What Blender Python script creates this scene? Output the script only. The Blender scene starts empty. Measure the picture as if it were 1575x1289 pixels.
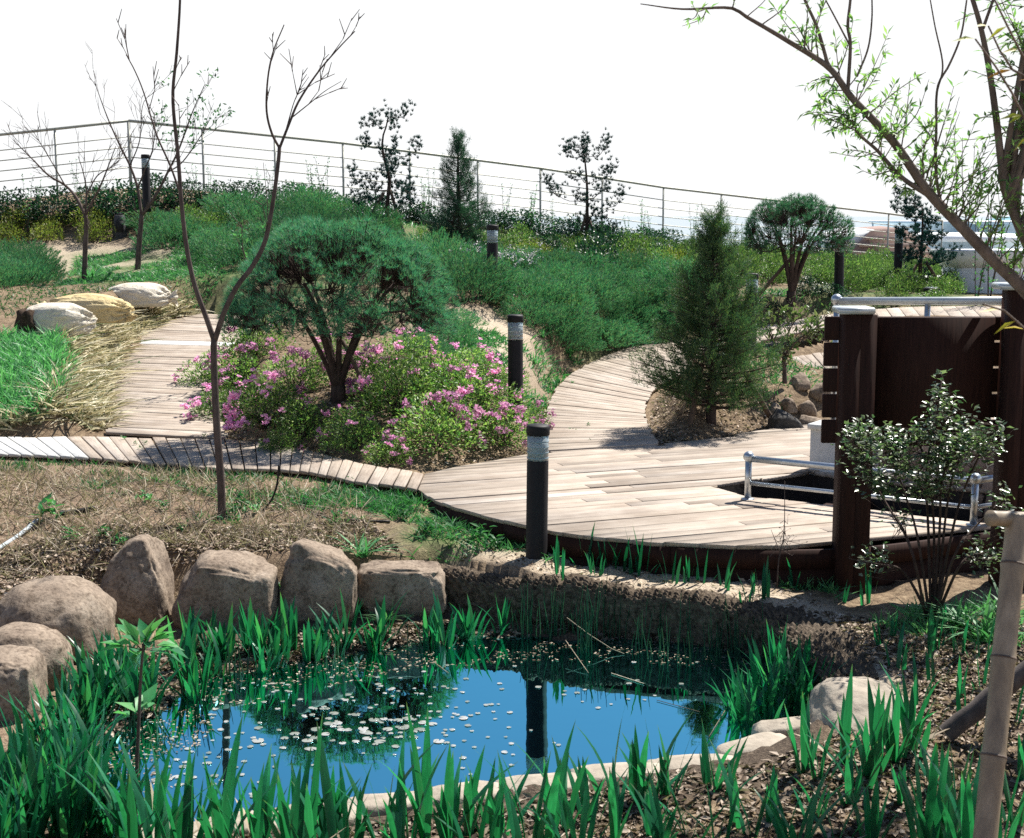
import bpy, math, random, time
import numpy as np
from mathutils import Vector, Matrix

T0 = time.time()
rng = np.random.default_rng(7)
random.seed(7)
SC = bpy.context.scene
COL = SC.collection

# ------------------------------------------------------------------ camera
EYE = np.array([0.0, 0.0, 2.45])
PITCH = math.radians(8.17)
FPX = 1575 * 50.0 / 36.0
cam_d = bpy.data.cameras.new('camera')
cam_d.lens = 50.0
cam_d.sensor_width = 36.0
cam_d.clip_start = 0.1
cam_d.clip_end = 40000.0
cam_d.dof.use_dof = True
cam_d.dof.focus_distance = 12.5
cam_d.dof.aperture_fstop = 8.0
cam = bpy.data.objects.new('camera', cam_d)
COL.objects.link(cam)
cam.location = EYE
cam.rotation_euler = (math.pi / 2 - PITCH, 0, 0)
SC.camera = cam

# ------------------------------------------------------------------ sky, sun, exposure
SUN_EL, SUN_AZ = math.radians(54), math.radians(42)      # azimuth: to the right of the view direction (+Y)
world = bpy.data.worlds.new('World')
SC.world = world
world.use_nodes = True
wn = world.node_tree
bg = wn.nodes['Background']
sky = wn.nodes.new('ShaderNodeTexSky')
sky.sky_type = 'NISHITA'
sky.sun_disc = False
sky.sun_elevation = SUN_EL
sky.sun_rotation = SUN_AZ
sky.air_density = 1.0
sky.dust_density = 0.8
sky.ozone_density = 3.0
sky.altitude = 700
# the white sea haze that fills the lowest part of the sky all round the horizon
tc_ = wn.nodes.new('ShaderNodeTexCoord'); sx_ = wn.nodes.new('ShaderNodeSeparateXYZ'); mr_ = wn.nodes.new('ShaderNodeMapRange'); mr_.interpolation_type = 'SMOOTHSTEP'
wn.links.new(tc_.outputs['Generated'], sx_.inputs[0]); wn.links.new(sx_.outputs['Z'], mr_.inputs[0])
mr_.inputs[1].default_value = 0.12; mr_.inputs[2].default_value = 0.31; mr_.inputs[3].default_value = 1.0; mr_.inputs[4].default_value = 0.0
mh_ = wn.nodes.new('ShaderNodeMix'); mh_.data_type = 'RGBA'
wn.links.new(mr_.outputs[0], mh_.inputs[0]); wn.links.new(sky.outputs[0], mh_.inputs[6]); mh_.inputs[7].default_value = (8.3, 8.4, 8.45, 1)
wn.links.new(mh_.outputs[2], bg.inputs[0])
bg.inputs[1].default_value = 0.06
sun_d = bpy.data.lights.new('sun', 'SUN')
sun_d.energy = 4.9
sun_d.angle = math.radians(0.55)
sun_d.color = (1.0, 0.955, 0.88)
sun = bpy.data.objects.new('sun', sun_d)
COL.objects.link(sun)
SUN_DIR = Vector((math.sin(SUN_AZ) * math.cos(SUN_EL), math.cos(SUN_AZ) * math.cos(SUN_EL), math.sin(SUN_EL)))
sun.rotation_euler = (-SUN_DIR).to_track_quat('-Z', 'Y').to_euler()
sun.location = (10, 10, 20)
SC.view_settings.view_transform = 'Standard'
SC.view_settings.look = 'None'
SC.view_settings.exposure = 1.08
SC.view_settings.gamma = 1.0
SC.view_settings.use_curve_mapping = False
SC.render.engine = 'CYCLES'
SC.cycles.max_bounces = 8
SC.cycles.transparent_max_bounces = 8
SC.cycles.transmission_bounces = 6
SC.cycles.use_denoising = False

# ------------------------------------------------------------------ picture measurements -> world points
def ray(u, v):
    cx, cy = (u - 787.5) / FPX, -(v - 644.5) / FPX
    s, c = math.sin(PITCH), math.cos(PITCH)
    return np.array([cx, c + cy * s, -s + cy * c])

def W(u, v, Y):
    d = ray(u, v)
    return EYE + d * (Y / d[1])

def Z(u, v, z):
    d = ray(u, v)
    return EYE + d * ((z - EYE[2]) / d[2])

# ------------------------------------------------------------------ mesh helpers
class MB:
    """Collects vertices and faces (numpy) and builds one mesh."""
    def __init__(s):
        s.v, s.f, s.n = [], [], 0
    def add(s, verts, faces):
        verts = np.asarray(verts, dtype=np.float64).reshape(-1, 3)
        if not isinstance(faces, (list, tuple)) or (len(faces) and not isinstance(faces[0], np.ndarray)):
            groups = {}
            for q in faces:
                groups.setdefault(len(q), []).append(q)
            faces = [np.array(g) for g in groups.values()]
        s.v.append(verts)
        for g in faces:
            s.f.append(np.asarray(g, dtype=np.int64) + s.n)
        s.n += len(verts)
    def mesh(s, name, smooth=False):
        me = bpy.data.meshes.new(name)
        if not s.v:
            return me
        v = np.concatenate(s.v)
        me.vertices.add(len(v))
        me.vertices.foreach_set('co', v.astype(np.float32).ravel())
        loops = np.concatenate([g.ravel() for g in s.f])
        tot = np.concatenate([np.full(len(g), g.shape[1]) for g in s.f])
        start = np.concatenate([[0], np.cumsum(tot)[:-1]])
        me.loops.add(len(loops))
        me.loops.foreach_set('vertex_index', loops.astype(np.int32))
        me.polygons.add(len(tot))
        me.polygons.foreach_set('loop_start', start.astype(np.int32))
        me.polygons.foreach_set('loop_total', tot.astype(np.int32))
        if smooth:
            me.polygons.foreach_set('use_smooth', np.ones(len(tot), dtype=bool))
        me.update(calc_edges=True)
        return me

def link(name, me, mat=None, parent=None, loc=(0, 0, 0), rot=(0, 0, 0), scale=(1, 1, 1)):
    o = bpy.data.objects.new(name, me)
    COL.objects.link(o)
    if mat is not None and me is not None and len(me.materials) == 0:
        for m in (mat if isinstance(mat, (list, tuple)) else [mat]):
            me.materials.append(m)
    o.location = loc
    o.rotation_euler = rot
    o.scale = scale if isinstance(scale, (tuple, list)) else (scale,) * 3
    if parent is not None:
        o.parent = parent
    return o

def tag(o, label=None, cat=None, group=None, kind=None):
    if label: o['label'] = label
    if cat: o['category'] = cat
    if group: o['group'] = group
    if kind: o['kind'] = kind
    return o

def thing(name, label, cat, loc=(0, 0, 0), rotz=0, group=None, kind=None, scale=(1, 1, 1)):
    o = link(name, None, None, None, loc, (0, 0, rotz), scale)
    o.empty_display_size = 0.1
    return tag(o, label, cat, group, kind)

def copy_thing(root, loc, rotz=0.0, scale=(1, 1, 1), label=None, group=None, tilt=(0, 0)):
    r = root.copy()
    COL.objects.link(r)
    r.location = loc
    r.rotation_euler = (tilt[0], tilt[1], rotz)
    r.scale = scale if isinstance(scale, (tuple, list)) else (scale,) * 3
    if label: r['label'] = label
    if group: r['group'] = group
    for ch in list(root.children):
        c = ch.copy(); COL.objects.link(c); c.parent = r
        for g in list(ch.children):
            d = g.copy(); COL.objects.link(d); d.parent = c
    return r

def norm(a):
    a = np.asarray(a, float)
    return a / np.maximum(np.linalg.norm(a, axis=-1, keepdims=True), 1e-9)

def rdir(n, zmin=-1.0, zmax=1.0, r=None):
    r = r or rng
    z = r.uniform(zmin, zmax, n); a = r.uniform(0, 2 * math.pi, n)
    q = np.sqrt(1 - z * z)
    return np.stack([q * np.cos(a), q * np.sin(a), z], 1)

def box(mb, lo, hi, bev=0.0):
    x0, y0, z0 = lo; x1, y1, z1 = hi
    if bev <= 0:
        v = [(x0,y0,z0),(x1,y0,z0),(x1,y1,z0),(x0,y1,z0),(x0,y0,z1),(x1,y0,z1),(x1,y1,z1),(x0,y1,z1)]
        mb.add(v, [(0,3,2,1),(4,5,6,7),(0,1,5,4),(1,2,6,5),(2,3,7,6),(3,0,4,7)])
    else:
        v = []
        for z, k in ((z0, bev), (z0+bev, 0), (z1-bev, 0), (z1, bev)):
            v += [(x0+k, y0+k, z), (x1-k, y0+k, z), (x1-k, y1-k, z), (x0+k, y1-k, z)]
        f = [(3, 2, 1, 0), (12, 13, 14, 15)]
        for r in range(3):
            for i in range(4):
                f.append((r*4+i, r*4+(i+1) % 4, r*4+4+(i+1) % 4, r*4+4+i))
        mb.add(v, f)

def tube(mb, pts, radii, sides=8, cap=True):
    pts = np.asarray(pts, float); n = len(pts)
    radii = np.broadcast_to(np.asarray(radii, float), (n,))
    t = np.gradient(pts, axis=0) if n > 2 else np.repeat((pts[1]-pts[0])[None], 2, 0)
    t = norm(t)
    ref = np.array([0, 0, 1.0]) if abs(t[0, 2]) < 0.9 else np.array([1.0, 0, 0])
    rings = []
    a = np.linspace(0, 2*math.pi, sides, endpoint=False)
    u = norm(np.cross(t[0], ref))
    for i in range(n):
        u = u - t[i] * np.dot(u, t[i]); u = u / max(np.linalg.norm(u), 1e-9)
        w = np.cross(t[i], u)
        rings.append(pts[i] + radii[i] * (np.cos(a)[:, None]*u + np.sin(a)[:, None]*w))
    v = np.concatenate(rings)
    i = np.arange(n-1)[:, None]*sides; k = np.arange(sides)[None]; k2 = (k+1) % sides
    q = np.stack([i+k, i+k2, i+sides+k2, i+sides+k], -1).reshape(-1, 4)
    fs = [q]
    if cap:
        fs += [np.arange(sides)[::-1][None], (np.arange(sides)+(n-1)*sides)[None]]
    mb.add(v, fs)

def lathe(mb, prof, sides=24, centre=(0, 0)):
    prof = np.asarray(prof, float); n = len(prof)
    a = np.linspace(0, 2*math.pi, sides, endpoint=False)
    v = np.stack([prof[:, 0:1]*np.cos(a)+centre[0], prof[:, 0:1]*np.sin(a)+centre[1], np.repeat(prof[:, 1:2], sides, 1)], -1).reshape(-1, 3)
    i = np.arange(n-1)[:, None]*sides; k = np.arange(sides)[None]; k2 = (k+1) % sides
    q = np.stack([i+k, i+k2, i+sides+k2, i+sides+k], -1).reshape(-1, 4)
    mb.add(v, [q, np.arange(sides)[::-1][None], (np.arange(sides)+(n-1)*sides)[None]])

def sticks(mb, P0, P1, r0, r1):
    """Many straight three-sided twigs at once."""
    P0, P1 = np.asarray(P0, float), np.asarray(P1, float)
    n = len(P0)
    if n == 0: return
    t = norm(P1-P0)
    ref = np.where(np.abs(t[:, 2:3]) < 0.9, np.array([[0, 0, 1.0]]), np.array([[1.0, 0, 0]]))
    u = norm(np.cross(t, ref)); w = np.cross(t, u)
    r0 = np.broadcast_to(r0, (n,))[:, None]; r1 = np.broadcast_to(r1, (n,))[:, None]
    vs = []
    for base, r in ((P0, r0), (P1, r1)):
        for k in range(3):
            a = 2*math.pi*k/3
            vs.append(base + r*(math.cos(a)*u+math.sin(a)*w))
    v = np.stack(vs, 1).reshape(-1, 3)
    o = (np.arange(n)*6)[:, None]
    q = np.concatenate([np.stack([o[:, 0]+k, o[:, 0]+(k+1) % 3, o[:, 0]+3+(k+1) % 3, o[:, 0]+3+k], 1) for k in range(3)])
    mb.add(v, [q])

def leaves(mb, P, D, N, L, Wd, droop=0.0, mid=0.42):
    """Leaf blades: pointed, folded along the midrib (six vertices, two quads each)."""
    P = np.asarray(P, float); n = len(P)
    if n == 0: return
    D = norm(D); S = norm(np.cross(D, N)); U = np.cross(S, D)
    L = np.broadcast_to(L, (n,))[:, None]; Wd = np.broadcast_to(Wd, (n,))[:, None]
    m = P + D*L*mid
    tip = P + D*L - U*L*droop
    rib = m - U*Wd*0.18
    v = np.stack([P, m-S*Wd*0.5+U*Wd*0.08, rib, m+S*Wd*0.5+U*Wd*0.08, tip], 1).reshape(-1, 3)
    o = np.arange(n)*5
    q = np.concatenate([np.stack([o, o+2, o+4, o+1], 1), np.stack([o, o+3, o+4, o+2], 1)])
    mb.add(v, [q])

def needles(mb, P, D, L, Wd):
    P = np.asarray(P, float); n = len(P)
    if n == 0: return
    D = norm(D)
    S = norm(np.cross(D, rdir(n)))
    L = np.broadcast_to(L, (n,))[:, None]; Wd = np.broadcast_to(Wd, (n,))[:, None]
    v = np.stack([P-S*Wd*0.5, P+S*Wd*0.5, P+D*L], 1).reshape(-1, 3)
    o = np.arange(n)*3
    mb.add(v, [np.stack([o, o+1, o+2], 1)])

def blades(mb, P, D, B, L, Wd, seg=3):
    """Grass or sword blades: start along D, bend towards B."""
    P = np.asarray(P, float); n = len(P)
    if n == 0: return
    D = norm(D); B = np.asarray(B, float)
    L = np.broadcast_to(L, (n,))[:, None]; Wd = np.broadcast_to(Wd, (n,))[:, None]
    S = norm(np.cross(D, np.where(np.linalg.norm(B, axis=1, keepdims=True) > 1e-6, B, 1.0) + 1e-3*rdir(n)))
    rows = []
    for k in range(seg+1):
        t = k/seg
        c = P + D*L*t + B*L*t*t
        w = Wd*(0.75+0.5*t if t < 0.5 else 1.0)*(1-max(0, (t-0.5)/0.5)**1.6)*0.5
        if k == seg:
            rows.append(c)
        else:
            rows += [c-S*w, c+S*w]
    m = len(rows)
    v = np.stack(rows, 1).reshape(-1, 3)
    o = np.arange(n)*m
    q = [np.stack([o+2*k, o+2*k+1, o+2*k+3, o+2*k+2], 1) for k in range(seg-1)]
    t = np.stack([o+m-3, o+m-2, o+m-1], 1)
    mb.add(v, [np.concatenate(q), t] if q else [t])

def vnoise(p, seed=0):
    """Smooth value noise of points n x 3, about -1..1."""
    p = np.asarray(p, float)
    i = np.floor(p).astype(np.int64); f = p-i
    f = f*f*(3-2*f)
    def h(a):
        x = (a[:, 0]*374761393 + a[:, 1]*668265263 + a[:, 2]*2147483647 + seed*1274126177) & 0xffffffff
        x = ((x ^ (x >> 13))*1274126177) & 0xffffffff
        x = (x ^ (x >> 16)) & 0xffffffff
        return x/0x7fffffff - 1.0
    out = 0
    for dx in (0, 1):
        for dy in (0, 1):
            for dz in (0, 1):
                w = (f[:, 0] if dx else 1-f[:, 0])*(f[:, 1] if dy else 1-f[:, 1])*(f[:, 2] if dz else 1-f[:, 2])
                out = out + w*h(i+np.array([dx, dy, dz]))
    return out

def fbm(p, seed=0, octv=4, gain=0.5):
    s, a, out = 1.0, 1.0, 0
    for k in range(octv):
        out = out + a*vnoise(np.asarray(p)*s, seed+k*17); s *= 2.03; a *= gain
    return out

def inpoly(x, y, poly):
    poly = np.asarray(poly)[:, :2]
    x = np.asarray(x, float); y = np.asarray(y, float)
    ins = np.zeros(x.shape, bool)
    j = len(poly)-1
    for i in range(len(poly)):
        xi, yi = poly[i]; xj, yj = poly[j]
        c = ((yi > y) != (yj > y)) & (x < (xj-xi)*(y-yi)/((yj-yi) if yj != yi else 1e-12)+xi)
        ins ^= c
        j = i
    return ins

def distpoly(x, y, poly, closed=True):
    poly = np.asarray(poly)[:, :2]
    d = np.full(np.shape(x), 1e9)
    n = len(poly)
    for i in range(n if closed else n-1):
        a, b = poly[i], poly[(i+1) % n]
        ab = b-a
        t = np.clip(((x-a[0])*ab[0]+(y-a[1])*ab[1])/max(ab@ab, 1e-12), 0, 1)
        d = np.minimum(d, np.hypot(x-a[0]-t*ab[0], y-a[1]-t*ab[1]))
    return d

def resample(pts, n):
    pts = np.asarray(pts, float)
    s = np.concatenate([[0], np.cumsum(np.linalg.norm(np.diff(pts, axis=0), axis=1))])
    q = np.linspace(0, s[-1], n)
    return np.stack([np.interp(q, s, pts[:, k]) for k in range(pts.shape[1])], 1)

def smooth_curve(pts, n):
    """Catmull-Rom through the points, n samples."""
    p = np.asarray(pts, float)
    p = np.concatenate([[2*p[0]-p[1]], p, [2*p[-1]-p[-2]]])
    out = []
    for i in range(1, len(p)-2):
        t = np.linspace(0, 1, 10, endpoint=False)[:, None]
        a, b, c, d = p[i-1], p[i], p[i+1], p[i+2]
        out.append(0.5*((2*b)+(c-a)*t+(2*a-5*b+4*c-d)*t*t+(-a+3*b-3*c+d)*t**3))
    out.append(p[-2][None])
    return resample(np.concatenate(out), n)

# ------------------------------------------------------------------ materials
def nmat(name):
    m = bpy.data.materials.new(name)
    m.use_nodes = True
    return m, m.node_tree, m.node_tree.nodes['Principled BSDF']

def N_(nt, kind, **kw):
    n = nt.nodes.new(kind)
    for k, v in kw.items():
        setattr(n, k, v)
    return n

def ramp(nt, fac, stops):
    r = nt.nodes.new('ShaderNodeValToRGB')
    e = r.color_ramp.elements
    while len(e) < len(stops): e.new(0.5)
    for el, (p, c) in zip(e, stops):
        el.position = p; el.color = (*c, 1)
    nt.links.new(fac, r.inputs[0])
    return r.outputs[0]

def noise(nt, scale, detail=4, rough=0.55, vec=None, dist=0.0):
    n = nt.nodes.new('ShaderNodeTexNoise')
    n.inputs['Scale'].default_value = scale
    n.inputs['Detail'].default_value = detail
    n.inputs['Roughness'].default_value = rough
    n.inputs['Distortion'].default_value = dist
    if vec is not None: nt.links.new(vec, n.inputs['Vector'])
    return n.outputs['Fac']

def objco(nt, scale=(1, 1, 1)):
    t = nt.nodes.new('ShaderNodeTexCoord')
    m = nt.nodes.new('ShaderNodeMapping')
    m.inputs['Scale'].default_value = scale
    nt.links.new(t.outputs['Object'], m.inputs[0])
    return m.outputs[0]

def mixc(nt, fac, a, b, mode='MIX'):
    m = nt.nodes.new('ShaderNodeMix'); m.data_type = 'RGBA'; m.blend_type = mode
    for s, x in ((0, fac), (6, a), (7, b)):
        if isinstance(x, (int, float)): m.inputs[s].default_value = x
        elif isinstance(x, tuple): m.inputs[s].default_value = (*x, 1)
        else: nt.links.new(x, m.inputs[s])
    return m.outputs[2]

def bump(nt, b, h, strength=0.5, dist=0.02):
    n = nt.nodes.new('ShaderNodeBump')
    n.inputs['Strength'].default_value = strength
    n.inputs['Distance'].default_value = dist
    nt.links.new(h, n.inputs['Height'])
    nt.links.new(n.outputs[0], b.inputs['Normal'])

def leafmat(name, cols, trans=0.35, rough=0.45, spec=0.4, tcol=None, streak=None, cool=None):
    if cool: cols = [(r*cool[0], g*cool[1], b_*cool[2]) for r, g, b_ in cols]
    m, nt, b = nmat(name)
    g = nt.nodes.new('ShaderNodeNewGeometry')
    k = len(cols)
    c = ramp(nt, g.outputs['Random Per Island'], [(i/max(1, k-1), cols[i]) for i in range(k)])
    oi = nt.nodes.new('ShaderNodeObjectInfo')
    hsv = nt.nodes.new('ShaderNodeHueSaturation')
    mp = nt.nodes.new('ShaderNodeMapRange')
    nt.links.new(oi.outputs['Random'], mp.inputs[0])
    mp.inputs[3].default_value = 0.68; mp.inputs[4].default_value = 1.32
    nt.links.new(mp.outputs[0], hsv.inputs['Value'])
    nt.links.new(c, hsv.inputs['Color'])
    c = hsv.outputs[0]
    if streak:      # fibres along the blade and yellowed tips
        tg_ = nt.nodes.new('ShaderNodeTexCoord'); mp_ = nt.nodes.new('ShaderNodeMapping'); mp_.inputs['Scale'].default_value = (40, 60, 2.0)
        nt.links.new(tg_.outputs['Object'], mp_.inputs[0])
        c = mixc(nt, 1.0, c, ramp(nt, noise(nt, 1.0, 4, .6, mp_.outputs[0]), [(.3, (.72,.76,.72)), (.7, (1.18,1.15,1.1))]), 'MULTIPLY')
        sp_ = nt.nodes.new('ShaderNodeSeparateXYZ'); nt.links.new(tg_.outputs['Generated'], sp_.inputs[0])
        c = mixc(nt, ramp(nt, sp_.outputs['Z'], [(.0, (.35,)*3), (.12, (0,)*3), (.90, (0,)*3), (1, (.55,)*3)]), c, streak)
    nt.links.new(c, b.inputs['Base Color'])
    b.inputs['Roughness'].default_value = rough
    b.inputs['Specular IOR Level'].default_value = spec
    if trans > 0:
        tr = nt.nodes.new('ShaderNodeBsdfTranslucent')
        tc = mixc(nt, 1.0, c, tcol or (1.2, 1.6, 0.9), 'MULTIPLY')
        nt.links.new(tc, tr.inputs[0])
        mx = nt.nodes.new('ShaderNodeMixShader')
        mx.inputs[0].default_value = trans
        nt.links.new(b.outputs[0], mx.inputs[1]); nt.links.new(tr.outputs[0], mx.inputs[2])
        nt.links.new(mx.outputs[0], nt.nodes['Material Output'].inputs[0])
    return m

def solidmat(name, c1, c2, scale=8.0, rough=0.7, spec=0.4, metal=0.0, bumps=0.3, bdist=0.01, sc=(1, 1, 1), objrand=0.0, detail=5):
    m, nt, b = nmat(name)
    co = objco(nt, sc)
    f = noise(nt, scale, detail, 0.6, co)
    c = ramp(nt, f, [(0.3, c1), (0.7, c2)])
    if objrand:
        oi = nt.nodes.new('ShaderNodeObjectInfo')
        hsv = nt.nodes.new('ShaderNodeHueSaturation')
        mp = nt.nodes.new('ShaderNodeMapRange')
        nt.links.new(oi.outputs['Random'], mp.inputs[0])
        mp.inputs[3].default_value = 1-objrand; mp.inputs[4].default_value = 1+objrand
        nt.links.new(mp.outputs[0], hsv.inputs['Value'])
        nt.links.new(c, hsv.inputs['Color'])
        c = hsv.outputs[0]
    nt.links.new(c, b.inputs['Base Color'])
    b.inputs['Roughness'].default_value = rough
    b.inputs['Specular IOR Level'].default_value = spec
    b.inputs['Metallic'].default_value = metal
    if bumps:
        f2 = noise(nt, scale*4, 5, 0.65, co)
        bump(nt, b, f2, bumps, bdist)
    return m
# ------------------------------------------------------------------ shape of the ground
WATER = -0.40
DECK = 0.17
cp = [W(*a) for a in [
    (787,1289,6.1),(0,1289,6.2),(1575,1289,6.0),(1500,1150,6.93),(1400,1010,8.2),(1545,960,8.5),(1250,950,9.0),
    (1000,896,9.83),(1250,905,9.8),(1500,905,9.7),(825,862,10.08),(700,862,10.1),(560,800,10.93),(342,797,10.9),(100,850,9.97),
    (0,790,11.0),(0,735,12.3),(300,745,11.9),(60,640,14.8),(160,600,15.4),(50,520,18),(150,470,20),(0,440,23),(130,432,24),(212,412,25),(0,385,28),
    (185,362,28.5),(300,350,28.5),(400,480,20),(600,430,22),(757,455,20.2),(705,405,25),(590,350,28.5),(900,392,29),(940,428,24.5),(700,490,18.5),
    (750,580,15.5),(793,632,14.6),(900,548,19),(900,450,23),(520,612,14.5),(600,705,12.9),(400,690,13.4),(330,620,15.2),
    (1090,655,14.2),(1180,655,13.9),(1240,600,16),(1200,560,18),(1300,470,22),(1380,447,26),(1215,468,22),(1154,539,18.4),(1290,457,23),(1480,470,22),
    (1000,868,9.84),(900,860,10.04),(1130,886,9.72),(0,326,30),(203,304,30),(529,331,31.8),(831,362,34),(1020,384,36.6),(1367,414,41),(1090,520,18.5)]]
cp += [np.array(a, float) for a in [(-14,5,0),(-14,12,.4),(-14,20,1.3),(-15,30,2.0),(-20,30,1.8),(14,5,0),(14,12,.1),(14,20,.7),(16,30,.9),(15,44,.8),
    (-7,8,-.1),(-8,10,.1),(7,8,-.1),(6,12,.0),(4,12,.0),(6,16,.4),(0,0,.8),(-8,0,.8),(8,0,.8),(0,3,.2),(-5,3.5,.15),(5,3.5,.15),(-9,14,.4)]]
cp = np.array(cp)
def _U(r2):
    return np.where(r2 > 0, 0.5*r2*np.log(np.maximum(r2, 1e-12)), 0)
_S = 10.0
_c = cp[:, :2]/_S
_n = len(cp)
_K = _U(((_c[:, None]-_c[None])**2).sum(-1)) + np.eye(_n)*0.004
_P = np.concatenate([np.ones((_n, 1)), _c], 1)
_A = np.block([[_K, _P], [_P.T, np.zeros((3, 3))]])
_w = np.linalg.solve(_A, np.concatenate([cp[:, 2], np.zeros(3)]))

FENCE_PX = [(-260,346,30),(0,326,30),(203,304,30),(529,331,31.8),(831,362,34),(1020,384,36.6),(1367,414,41),(1480,426,42.5)]
FENCE = np.array([W(*a) for a in FENCE_PX])

def base_z(x, y):
    x = np.asarray(x, float); y = np.asarray(y, float)
    sh = x.shape
    q = np.stack([x.ravel(), y.ravel()], 1)/_S
    out = np.empty(len(q))
    for i in range(0, len(q), 20000):
        p = q[i:i+20000]
        r2 = ((p[:, None]-_c[None])**2).sum(-1)
        out[i:i+20000] = _U(r2) @ _w[:_n] + _w[_n] + p @ _w[_n+1:]
    z = out.reshape(sh)
    z = np.clip(z, -0.6, 3.2)
    yf = np.interp(x, FENCE[:, 0], FENCE[:, 1], left=30, right=44)
    z = z - np.clip(y-yf-1.2, 0, 40)*0.9
    z = np.where(np.abs(x) > 22, z-np.clip(np.abs(x)-22, 0, 40)*0.9, z)
    return np.maximum(z, -27.0)

POND_PX = [(150,1228),(128,1195),(165,1135),(262,1088),(300,1040),(400,1028),(520,1004),(640,985),(800,982),(950,985),(1100,990),(1200,1018),
           (1262,1056),(1268,1088),(1238,1122),(1180,1156),(1060,1186),(950,1202),(820,1212),(700,1226),(560,1248),(420,1272),(280,1300),(180,1300),(140,1262)]
POND = smooth_curve([Z(u, v, WATER) for u, v in POND_PX+[POND_PX[0]]], 120)[:-1]
COIR_PX = [(650,872,10.0),(760,893,9.75),(880,913,9.55),(1000,929,9.4),(1100,943,9.25),(1190,962,9.05),(1250,990,8.75),(1300,1035,8.3),(1322,1085,7.8)]
COIR = smooth_curve([W(*a) for a in COIR_PX], 90)

MARSH_PX = [(40,1260),(50,1150),(88,1065),(118,985),(150,952),(300,948),(430,946),(540,942),(620,936),(690,930),(800,948),(950,966),(1100,984),(1210,1008),
            (1275,1050),(1285,1090),(1245,1128),(1180,1160),(1060,1190),(950,1206),(820,1216),(700,1230),(560,1252),(420,1276),(280,1304),(160,1310),(60,1310)]
MARSH = smooth_curve([Z(u, v, WATER+.03) for u, v in MARSH_PX+[MARSH_PX[0]]], 140)[:-1]

_ct = norm(np.gradient(COIR[:, :2], axis=0)); _ci = np.stack([_ct[:, 1], -_ct[:, 0]], 1)
_k0 = 6
COIR_IN = np.concatenate([COIR[_k0:, :2]-_ci[_k0:]*.02, (COIR[_k0:, :2]+_ci[_k0:]*.45)[::-1]])
COIR_OUT = np.concatenate([COIR[_k0:, :2]-_ci[_k0:]*.02, (COIR[_k0:, :2]-_ci[_k0:]*.7)[::-1]])

def carve(z, x, y):
    """Sinks the pond and its muddy shore flat into the ground."""
    near = (x > -5) & (x < 5) & (y > 4.5) & (y < 12)
    if not near.any(): return z
    xs, ys = x[near], y[near]
    zz = z[near]
    d = distpoly(xs, ys, POND); ins = inpoly(xs, ys, POND)
    d2 = distpoly(xs, ys, MARSH); ins2 = inpoly(xs, ys, MARSH)
    q = np.stack([xs, ys, xs*0], 1)
    rag = .045*vnoise(q*5, 3)+.03*vnoise(q*13, 4)
    inside = WATER-0.015-np.minimum(0.3, 0.28*d)+rag*np.clip(1-d*2.2, 0, 1)*0.9
    flat = WATER+.015+np.minimum(.06, .12*d)+rag*.7
    rise = np.minimum(zz, WATER+.06+1.25*d2)
    ci, co_ = inpoly(xs, ys, COIR_IN), inpoly(xs, ys, COIR_OUT)
    rise = np.where(ci, np.minimum(rise, WATER+.05), np.where(co_, np.maximum(rise, np.minimum(zz, 0.02)), rise))
    out = z.copy()
    out[near] = np.where(ins, inside, np.where(ins2, np.minimum(zz, flat), rise))
    return out

# ------------------------------------------------------------------ outlines of the timber decks
DECK_PX = [(643,752),(653,729),(700,718),(760,708),(830,695),(910,684),(1010,683),(1080,676),(1180,660),(1250,652),(1400,640),(1600,630),(1800,640),
           (1800,790),(1600,805),(1500,815),(1400,828),(1290,838),(1140,839),(1000,833),(920,826),(850,817),(800,806),(750,794),(700,780),(660,765)]
DECKP = np.array([Z(u, v, DECK) for u, v in DECK_PX])
HOLE_PX = [(1092,747.5),(1150,763.5),(1300,779),(1500,803),(1548,808),(1640,772),(1600,760),(1300,735),(1250,724)]
HOLE = np.array([Z(u, v, DECK) for u, v in HOLE_PX])

WALK_PAIRS = [((-330,676),(-270,690)),((-60,671),(-10,697)),((52,673),(89,701)),((131,671),(165,705)),((233,673),(256,713)),((300,674.5),(316,718)),((355,676),(365,721)),((415,681),(415,720)),
    ((475,693),(467,725)),((513,703),(503,731)),((554,712),(540,739)),((594,719),(579,744)),((634,725),(623,749)),((652,729),(642,752.5))]
PATH_L = ([(165,665,.2),(158,610,.32),(172,560,.47),(205,520,.65),(250,497,.78),(310,482,.88)],
          [(350,674,.2),(338,620,.32),(335,575,.47),(352,535,.65),(385,508,.78),(430,490,.88)])
PATH_R = ([(833,693,.185),(838,640,.2),(846,615,.25),(864,588,.31),(893,566,.37),(935,546,.43),(990,530,.48),(1090,521,.5),(1270,525,.5)],
          [(1012,682,.185),(992,640,.2),(998,612,.25),(1015,592,.31),(1045,578,.37),(1090,566,.41),(1130,560,.44),(1180,556,.46),(1290,570,.47)])
PATH_B = ([(1130,512,.72),(1200,496,.8),(1300,480,.9),(1400,472,.96),(1560,470,1.0)], [(1150,530,.7),(1210,514,.76),(1310,497,.85),(1400,489,.9),(1580,488,.93)])

def edges(pair, n, z=None):
    a, b = pair
    f = (lambda p: Z(p[0], p[1], p[2] if z is None else z))
    return smooth_curve([f(p) for p in a], n), smooth_curve([f(p) for p in b], n)

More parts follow.
